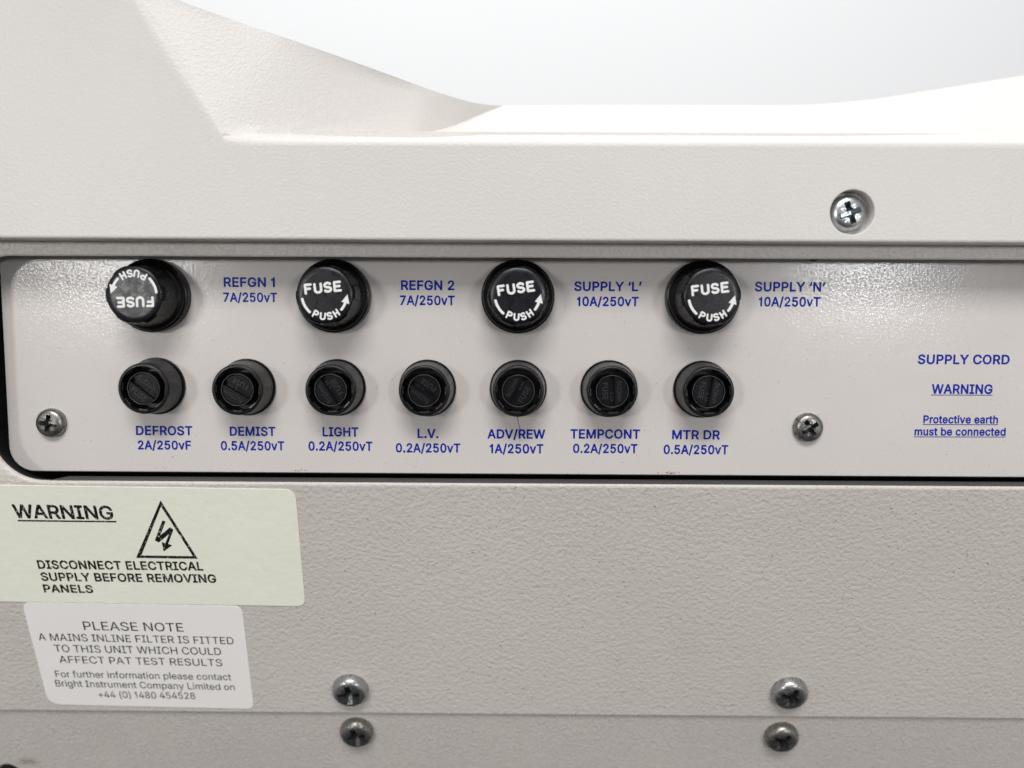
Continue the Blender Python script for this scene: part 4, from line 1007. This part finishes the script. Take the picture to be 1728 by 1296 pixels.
def ribbon(acc, pts, w, h=0.05, y0=0.0):
    """flat-topped stroke with round ends through 2-D points, standing h proud of y0 (towards -y)"""
    P = [Vector((p[0], p[1])) for p in pts]
    st = []
    for i, p in enumerate(P):
        a, b = P[max(i - 1, 0)], P[min(i + 1, len(P) - 1)]
        t = (b - a).normalized()
        st.append((p, t, w))
    t0, t1 = st[0][1], st[-1][1]
    head = [(P[0] - t0 * (w * 0.85 * math.cos(a)), t0, w * max(0.25, math.sin(a))) for a in (R(12), R(35), R(60))]
    tail = [(P[-1] + t1 * (w * 0.85 * math.cos(a)), t1, w * max(0.25, math.sin(a))) for a in (R(60), R(35), R(12))]
    st = head + st + tail
    base = len(acc[0])
    for p, t, ww in st:
        nrm = Vector((-t.y, t.x))
        for s, d in ((-1, 0), (-0.8, h), (0.8, h), (1, 0)):
            q = p + nrm * (ww * s)
            acc[0].append(Vector((q.x, y0 - d, q.y)))
    for i in range(len(st) - 1):
        for k in range(3):
            a = base + i * 4 + k
            acc[1].append((a, a + 1, a + 5, a + 4))
    acc[1].append(tuple(base + k for k in range(4)))
    e_ = base + (len(st) - 1) * 4
    acc[1].append((e_, e_ + 3, e_ + 2, e_ + 1))


def arc_pts(cx, cy, rx, ry, a0, a1, n=10):
    return [(cx + rx * math.cos(R(a0 + (a1 - a0) * k / n)), cy + ry * math.sin(R(a0 + (a1 - a0) * k / n))) for k in range(n + 1)]


# glyphs on a 0.7 x 1 box, origin bottom-left
GLY = {
    'F': [[(0.08, 0), (0.08, 1)], [(0.08, 1), (0.62, 1)], [(0.08, 0.52), (0.52, 0.52)]],
    'E': [[(0.08, 0), (0.08, 1)], [(0.08, 1), (0.62, 1)], [(0.08, 0.52), (0.55, 0.52)], [(0.08, 0), (0.64, 0)]],
    'U': [[(0.06, 1)] + arc_pts(0.35, 0.29, 0.29, 0.29, 180, 360, 12) + [(0.64, 1)]],
    'S': [arc_pts(0.35, 0.755, 0.27, 0.245, 25, 265, 12) + arc_pts(0.35, 0.255, 0.29, 0.255, 85, -155, 12)],
    'P': [[(0.08, 0), (0.08, 1)], [(0.08, 1), (0.36, 1)] + arc_pts(0.36, 0.73, 0.27, 0.27, 80, -80, 8) + [(0.08, 0.46)]],
    'H': [[(0.08, 0), (0.08, 1)], [(0.62, 0), (0.62, 1)], [(0.08, 0.5), (0.62, 0.5)]],
}


def glyph(acc, ch, cx, cy, h, wd, rot, w):
    c, s = math.cos(rot), math.sin(rot)
    for i, st in enumerate(GLY[ch]):
        pts = []
        for x, y in st:
            u, v = (x - 0.35) / 0.7 * wd, (y - 0.5) * h
            pts.append((cx + u * c - v * s, cy + u * s + v * c))
        ribbon(acc, pts, w, 0.05 + 0.004 * i)


FR = 6.2                      # radius of a big cap's face
big = ([], [])
for k, ch in enumerate('FUSE'):
    glyph(big, ch, (-0.04 + (-0.535 + 0.357 * k)) * FR, 0.27 * FR, 0.31 * FR, 0.275 * FR, 0, 0.047 * FR)
for ch, a in zip('PUSH', (238.5, 258.5, 277, 296.5)):
    glyph(big, ch, 0.775 * FR * math.cos(R(a)), 0.775 * FR * math.sin(R(a)), 0.225 * FR, 0.19 * FR, R(a - 270), 0.034 * FR)
ribbon(big, arc_pts(0, 0, 0.835 * FR, 0.835 * FR, 184.5, 222.5, 12), 0.05 * FR)
ribbon(big, arc_pts(0, 0, 0.80 * FR, 0.80 * FR, -46.5, -24, 8), 0.05 * FR)
a_ = R(-3.5)
tip = Vector((math.cos(a_), math.sin(a_))) * 0.84 * FR
m0 = Vector((math.cos(R(-26)), math.sin(R(-26)))) * 0.80 * FR
d_ = (tip - m0).normalized(); s_ = Vector((-d_.y, d_.x)) * 0.15 * FR
b0 = len(big[0])
for p in (m0 - s_, m0 + s_, tip):
    big[0].append(Vector((p.x, -0.056, p.y)))
for p in (m0 - s_, m0 + s_, tip):
    big[0].append(Vector((p.x, 0, p.y)))
big[1].extend([(b0, b0 + 1, b0 + 2), (b0, b0 + 3, b0 + 4, b0 + 1), (b0 + 1, b0 + 4, b0 + 5, b0 + 2), (b0 + 2, b0 + 5, b0 + 3, b0)])

# ------------------------------------------------------------------ big fuse caps
H_BIG = 10.6


def copy_tree(o, parent=None):
    c = o.copy()
    COL.objects.link(c)
    if parent: c.parent = parent
    for ch in list(o.children):
        copy_tree(ch, c)
    return c


def make_big():
    root = thing('fuse_holder', (0, 0, 0), 'x', 'fuse holder')
    col = [(8.3, 0.0), (8.66, 0.05), (8.7, 0.35), (8.7, 2.5), (8.6, 2.8), (8.3, 2.95), (7.9, 3.0)]
    V, Fc = lathe(col, 80)
    link('collar', sharp(fix_normals(mesh('collar', V, Fc, M_BLACK)), 40), root)

    def lobes(a, k, r):
        if not 4 <= k <= 8: return r
        t = (a * 6 / (2 * math.pi) + 0.5) % 1.0
        pad = max(0.0, min(1.0, (0.26 - abs(t - 0.5)) / 0.05))
        return r + pad * (0.0, 0.0, 0.0, 0.0, 0.10, 0.28, 0.38, 0.36, 0.12)[k]
    body = [(8.25, 2.9), (8.25, 3.4), (8.0, 3.8), (7.35, 4.2), (7.1, 5.0), (6.75, 7.0), (6.45, 9.3), (6.42, 9.9), (6.40, 10.25), (6.32, 10.42), (6.22, 10.48), (0.05, 10.48)]
    V, Fc = lathe(body, 144, lobes)
    link('grip', sharp(fix_normals(mesh('grip', V, Fc, M_BLACK)), 40), root)
    V, Fc = lathe([(6.22, 10.45), (6.22, 10.53), (6.12, H_BIG), (5.0, H_BIG), (0.02, H_BIG)], 72)
    face = link('face_disc', sharp(fix_normals(mesh('face_disc', V, Fc, M_FACE)), 40), root)
    V = [v + Vector((0, -H_BIG - 0.01, 0)) for v in big[0]]
    link('face_lettering', fix_normals(mesh('face_lettering', V, big[1], M_WHITE)), face)
    return root


proto = make_big()
BIG = [(262.5, 499.3, 181.5, 'black fuse cap whose white FUSE marking is upside down, left of REFGN 1'),
       (566.5, 500, 5.5, 'black fuse cap with white FUSE marking between REFGN 1 and REFGN 2'),
       (874, 501, 8, 'black fuse cap with white FUSE marking between REFGN 2 and SUPPLY L'),
       (1182.5, 502, 6.5, 'black fuse cap with white FUSE marking between SUPPLY L and SUPPLY N')]
for i, (px, py, rot, lab) in enumerate(BIG):
    o = proto if i == 0 else copy_tree(proto)
    o.location = on_y(px, py, 0) * MM
    o.rotation_euler = (0, -R(rot), 0)
    tag(o, lab, 'fuse holder', 'large fuse caps with white markings')

# ------------------------------------------------------------------ small fuse caps
H_SM = 7.5


def make_small():
    root = thing('slotted_fuse_holder', (0, 0, 0), 'x', 'fuse holder')
    V, Fc = lathe([(6.6, 0), (6.84, 0.05), (6.9, 0.25), (6.9, 0.75), (6.78, 0.95), (6.45, 1.0)], 80)
    link('collar', sharp(fix_normals(mesh('collar', V, Fc, M_BLACK)), 40), root)
    # tapered barrel with a castellated mouth
    prof = [(6.42, 0.95), (6.40, 1.25), (6.52, 1.3), (6.48, 1.8), (6.02, 6.7), (5.92, 7.2), (5.78, 7.42), (5.6, H_SM), (5.3, H_SM), (5.22, 7.38), (5.2, 7.05), (5.2, 7.0), (5.2, 3.0), (3.2, 3.0)]
    rnd = [random.uniform(-0.05, 0.05) for _ in range(200)]

    def mouth(a, k, r):
        if 11 <= k <= 12:
            t = (a * 8 / (2 * math.pi) + 0.25) % 1.0
            return r - (0.30 if t < 0.5 else 0.0)
        return r
    V, Fc = lathe(prof, 160, mouth)
    link('barrel', sharp(fix_normals(mesh('barrel', V, Fc, M_BARREL)), 35), root)
    # mould parting line: a thin raised seam on the side
    V, Fc = [], []
    for x_, h_ in ((6.54, 1.4), (6.06, 6.7), (5.96, 7.2)):
        V += [(x_ - 0.1, -h_, -0.07), (x_ + 0.035, -h_, 0), (x_ - 0.1, -h_, 0.07)]
    for k in range(2):
        Fc += [(k * 3, k * 3 + 1, k * 3 + 4, k * 3 + 3), (k * 3 + 1, k * 3 + 2, k * 3 + 5, k * 3 + 4)]
    seam = link('mould_seam', mesh('mould_seam', V, Fc, M_BARREL), root)
    # insert with a screwdriver slot: two raised half discs over a lower floor, a thin polygonal wall round them
    SL, RI, HT, HF = 0.62, 3.42, 7.1, 6.1
    V, Fc = [], []
    for sg in (1, -1):
        a0 = math.asin(SL / RI)
        pts = [(RI * math.cos(a0 + (math.pi - 2 * a0) * k / 24), sg * RI * math.sin(a0 + (math.pi - 2 * a0) * k / 24)) for k in range(25)]
        b0 = len(V)
        V += [(x, -HT, z) for x, z in pts] + [(x, -HF + 0.1, z) for x, z in pts]
        Fc.append(tuple(b0 + k for k in range(25)))
        Fc += [(b0 + k, b0 + (k + 1) % 25, b0 + 25 + (k + 1) % 25, b0 + 25 + k) for k in range(25)]
    ins_v, ins_f = lathe([(3.85, 3.0), (3.85, 7.15), (3.78, 7.24), (3.66, 7.24), (3.58, 7.0), (3.5, HF), (0.05, HF)], 72,
                         lambda a, k, r: r * (1 + (0.007 * math.cos(10 * a) if 1 <= k <= 4 else 0)))
    b0 = len(V)
    V += ins_v
    Fc += [tuple(b0 + k for k in f) for f in ins_f]
    ins = link('slotted_insert', sharp(fix_normals(mesh('slotted_insert', V, Fc, M_BLACK_MATT)), 30), root)
    V, Fc = lathe([(3.80, 7.1), (3.79, 7.28), (3.74, 7.32), (3.67, 7.32), (3.63, 7.26), (3.62, 7.1)], 72, lambda a, k, r: r * (1 + 0.007 * math.cos(10 * a)))
    link('painted_rim_glint', mesh('painted_rim_glint', V, Fc, M_RIM, smooth=True), ins)  # ring added as a painted bright line along the insert's edge
    acc = ([], [])
    for s, xa, xb, zb, zt, hh in (('5x20mm', -2.35, 2.35, 1.12, 2.2, HT), ('FUSE', -2.0, 2.0, -2.25, -1.05, HT), ('6.3A', 0.3, 2.5, -0.42, 0.42, HF)):
        v, f = text_raw(s, 1)
        xs = [q[0] for q in v]
        a, b = min(xs), max(xs)
        base = len(acc[0])
        nv = len(v)
        for d in (0.24, -0.05):
            acc[0].extend(Vector((xa + (xb - xa) * (q[0] - a) / (b - a), -hh - d, zb + (zt - zb) * q[1] / CAP)) for q in v)
        acc[1].extend(tuple(base + k for k in t) for t in f)
        # side walls on the boundary
        cnt = {}
        for t in f:
            for i in range(len(t)):
                cnt.setdefault(frozenset((t[i], t[(i + 1) % len(t)])), []).append((t[i], t[(i + 1) % len(t)]))
        for ee in cnt.values():
            if len(ee) == 1:
                i, j = ee[0]
                acc[1].append((base + i, base + j, base + nv + j, base + nv + i))
    link('moulded_lettering', mesh('moulded_lettering', acc[0], acc[1], M_MOULD), ins)
    return root


proto = make_small()
SMALL = [(266.3, 651, -38, 0, 'DEFROST'), (418.5, 653, 150, 2, 'DEMIST'), (570, 653.5, 122, 0, 'LIGHT'), (722, 654.5, 145, 0, 'L.V.'),
         (874.5, 655, 62, 0, 'ADV/REW'), (1027, 655.5, -88, 0, 'TEMPCONT'), (1183.5, 656.5, -100, 0, 'MTR DR')]
for i, (px, py, rot, sr, nm) in enumerate(SMALL):
    o = proto if i == 0 else copy_tree(proto)
    o.location = on_y(px, py, 0) * MM
    for ch in o.children:
        if ch.name.startswith('slotted_insert'):
            ch.rotation_euler = (0, -R(rot), 0)
        if ch.name.startswith('mould_seam'):
            ch.rotation_euler = (0, R(180 if px > 900 else 0), 0)
        if ch.name.startswith('barrel'):
            ch.rotation_euler = (0, -R(random.uniform(-6, 6)), 0)
    tag(o, 'small black slotted fuse cap above the blue %s legend' % nm, 'fuse holder', 'small slotted fuse caps')

# ------------------------------------------------------------------ screws


def bool_cut(V, Fc, cutters):
    """cross recess: cut with boolean, in millimetres"""
    def ob(v, f):
        me = bpy.data.meshes.new('cut')
        me.from_pydata([tuple(q) for q in v], [], f)
        fix_normals(me)
        o = bpy.data.objects.new('cut', me)
        COL.objects.link(o)
        return o
    a = ob(V, Fc)
    cs = [ob(*c) for c in cutters]
    for c in cs:
        m = a.modifiers.new('b', 'BOOLEAN')
        m.object = c
        m.operation = 'DIFFERENCE'
        m.solver = 'EXACT'
    dg = bpy.context.evaluated_depsgraph_get()
    dg.update()
    me = bpy.data.meshes.new_from_object(a.evaluated_get(dg))
    v = [q.co.copy() for q in me.vertices]
    f = [tuple(p.vertices) for p in me.polygons]
    for o in [a] + cs:
        bpy.data.objects.remove(o)
    return v, f


def blade(wt, wb, tt, tb, top, bot, rot):
    """tapered slab cutter across the axis"""
    V = []
    for h, w, t in ((top, wt, tt), (bot, wb, tb)):
        for sx_, sz_ in ((-1, -1), (1, -1), (1, 1), (-1, 1)):
            x, z = sx_ * w, sz_ * t
            V.append((x * math.cos(rot) - z * math.sin(rot), -h, x * math.sin(rot) + z * math.cos(rot)))
    return V, [(0, 1, 2, 3), (7, 6, 5, 4), (0, 4, 5, 1), (1, 5, 6, 2), (2, 6, 7, 3), (3, 7, 4, 0)]


def make_screw(r, h, mat, recess=None):
    prof = [(0.0, 0.0)]
    prof = [(0.02, 0.0), (r, 0.0), (r * 1.0, h * 0.25), (r * 0.985, h * 0.45), (r * 0.93, h * 0.67), (r * 0.83, h * 0.83), (r * 0.66, h * 0.94), (r * 0.4, h * 0.99), (0.02, h)]
    V, Fc = lathe(prof, 48)
    n = len(prof)
    Fc.append(tuple(i * n for i in range(48)))
    Fc.append(tuple(i * n + n - 1 for i in range(48)))
    cut = [blade(r * 0.64, r * 0.28, r * 0.165, r * 0.09, h + 0.05, h - r * 0.60, 0), blade(r * 0.642, r * 0.281, r * 0.166, r * 0.091, h + 0.06, h - r * 0.59, math.pi / 2)]
    if True:
        cut += [blade(r * 0.50, r * 0.1, r * 0.035, r * 0.02, h + 0.05, h - r * 0.13, math.pi / 4), blade(r * 0.502, r * 0.11, r * 0.036, r * 0.021, h + 0.06, h - r * 0.14, -math.pi / 4)]
    v, f = bool_cut(V, Fc, cut)
    me = sharp(fix_normals(mesh('screw', v, f, mat)), 38)
    me.materials.append(recess or M_RECESS)
    for p in me.polygons:
        c = p.center / MM
        rad, hh = math.hypot(c.x, c.z), -c.y
        dome = h
        for (ra, ha), (rb, hb) in zip(prof[2:], prof[3:]):
            if rb <= rad <= ra:
                dome = hb + (ha - hb) * (rad - rb) / max(1e-6, ra - rb)
        if rad < r * 0.7 and hh < dome - 0.12: p.material_index = 1
    return me


def put_screw(me, loc, tilt, rot, label, group=None, mat=None):
    o = bpy.data.objects.new('screw', me)
    COL.objects.link(o)
    o.matrix_world = Matrix.Translation(Vector(loc) * MM) @ Matrix.Rotation(tilt, 4, 'X') @ Matrix.Rotation(-rot, 4, 'Y')
    return tag(o, label, 'screw', group)


put_screw(make_screw(4.15, 2.6, M_ZINC, M_RECESS_ZINC), SC_H + Vector((0, 3.55, 0)), 0, R(20), 'shiny zinc cross-head screw sunk in a hole in the off-white cover')
s_plate = make_screw(3.55, 2.1, M_DULL)
put_screw(s_plate, on_y(89, 713.2, 0), 0, R(-8), 'tarnished cross-head screw at the lower left of the fuse plate', 'screws holding the fuse plate')
put_screw(s_plate.copy(), on_y(1362, 721, 0), 0, R(32), 'tarnished cross-head screw on the plate right of the MTR DR legend', 'screws holding the fuse plate')
s_case = make_screw(4.75, 3.0, M_GREYST)
T17 = R(17)
put_screw(s_case, slope(592, 1161), T17, R(4), 'grey steel screw above the seam, right of the white notice sticker', 'screws either side of the casing seam')
put_screw(s_case.copy(), slope(1331, 1165.5), T17, R(-20), 'shinier grey steel screw above the seam, right of centre', 'screws either side of the casing seam')
s_low = make_screw(4.55, 3.0, M_DULL)
put_screw(s_low, lower(603, 1231.5), T17, R(14), 'dark screw below the seam, under the screw beside the white notice sticker', 'screws either side of the casing seam')
put_screw(s_low.copy(), lower(1317, 1239.5), T17, R(-30), 'dark screw below the seam, right of centre', 'screws either side of the casing seam')

# black button whose top just shows at the bottom left corner
V, Fc = lathe([(3.2, 0), (3.2, 2.2), (2.9, 3.0), (2.2, 3.5), (1.2, 3.75), (0.05, 3.8)], 40)
o = link('button', sharp(fix_normals(mesh('button', V, Fc, M_BLACK)), 40))
o.matrix_world = Matrix.Translation(lower(16, 1303) * MM) @ Matrix.Rotation(T17, 4, 'X')
tag(o, 'black domed button cut off by the bottom left corner', 'button')

# small dark tip peeping under the top strip of the recess
V, Fc = lathe([(1.5, 0), (1.45, 1.2), (1.1, 1.8), (0.05, 2.0)], 24)
o = link('screw_tip', sharp(fix_normals(mesh('screw_tip', V, Fc, M_BLACK)), 40), origin=on_y(1373, 430.5, 0))
tag(o, 'tiny dark screw tip peeping below the top edge of the recess', 'screw tip')

# ------------------------------------------------------------------ dirt
V, Fc = [], []


def crumb(p, s):
    b0 = len(V)
    for dx, dy, dz in ((1, 0, 0), (-1, 0, 0), (0, 0, 1), (0, 0, -1), (0, -1, 0), (0, 1, 0)):
        V.append(p + Vector((dx * s * random.uniform(0.5, 1.4), dy * s * 0.7, dz * s * random.uniform(0.4, 1.1))))
    for a, b, c in ((0, 2, 4), (2, 1, 4), (1, 3, 4), (3, 0, 4), (0, 2, 5), (2, 1, 5), (1, 3, 5), (3, 0, 5)):
        Fc.append((b0 + a, b0 + b, b0 + c))


for px, py, sp, n in ((1130, 799, 8, 30), (508, 795, 7, 14)):
    for k in range(n):
        crumb(on_y(px + random.gauss(0, sp), py - abs(random.gauss(0, 1.6)), -0.05), random.uniform(0.06, 0.19))
for k in range(14):
    q = Vector((on_y(1130 + random.gauss(0, 12), 815, Y_FRAME + 2).x, Y_FRAME + random.uniform(1.6, 4), ZB + 0.05))
    crumb(q, random.uniform(0.06, 0.18))
o = link('rust_crumbs', mesh('rust_crumbs', V, Fc, M_RUST))
tag(o, 'brown rust crumbs along the bottom edge of the fuse plate', 'rust crumbs', kind='stuff')

pts = [on_y(x, y, -0.12) for x, y in ((872.5, 703), (874, 709), (874.6, 714), (876.5, 719), (877.3, 724))]
V, Fc = [], []
for p in pts:
    V += [p + Vector((-0.045, 0, 0)), p + Vector((0, -0.07, 0)), p + Vector((0.045, 0, 0))]
for k in range(len(pts) - 1):
    Fc += [(k * 3, k * 3 + 1, k * 3 + 4, k * 3 + 3), (k * 3 + 1, k * 3 + 2, k * 3 + 5, k * 3 + 4)]
o = link('hair', mesh('hair', V, Fc, M_HAIR))
tag(o, 'short fine hair hanging below the ADV/REW fuse cap', 'hair')
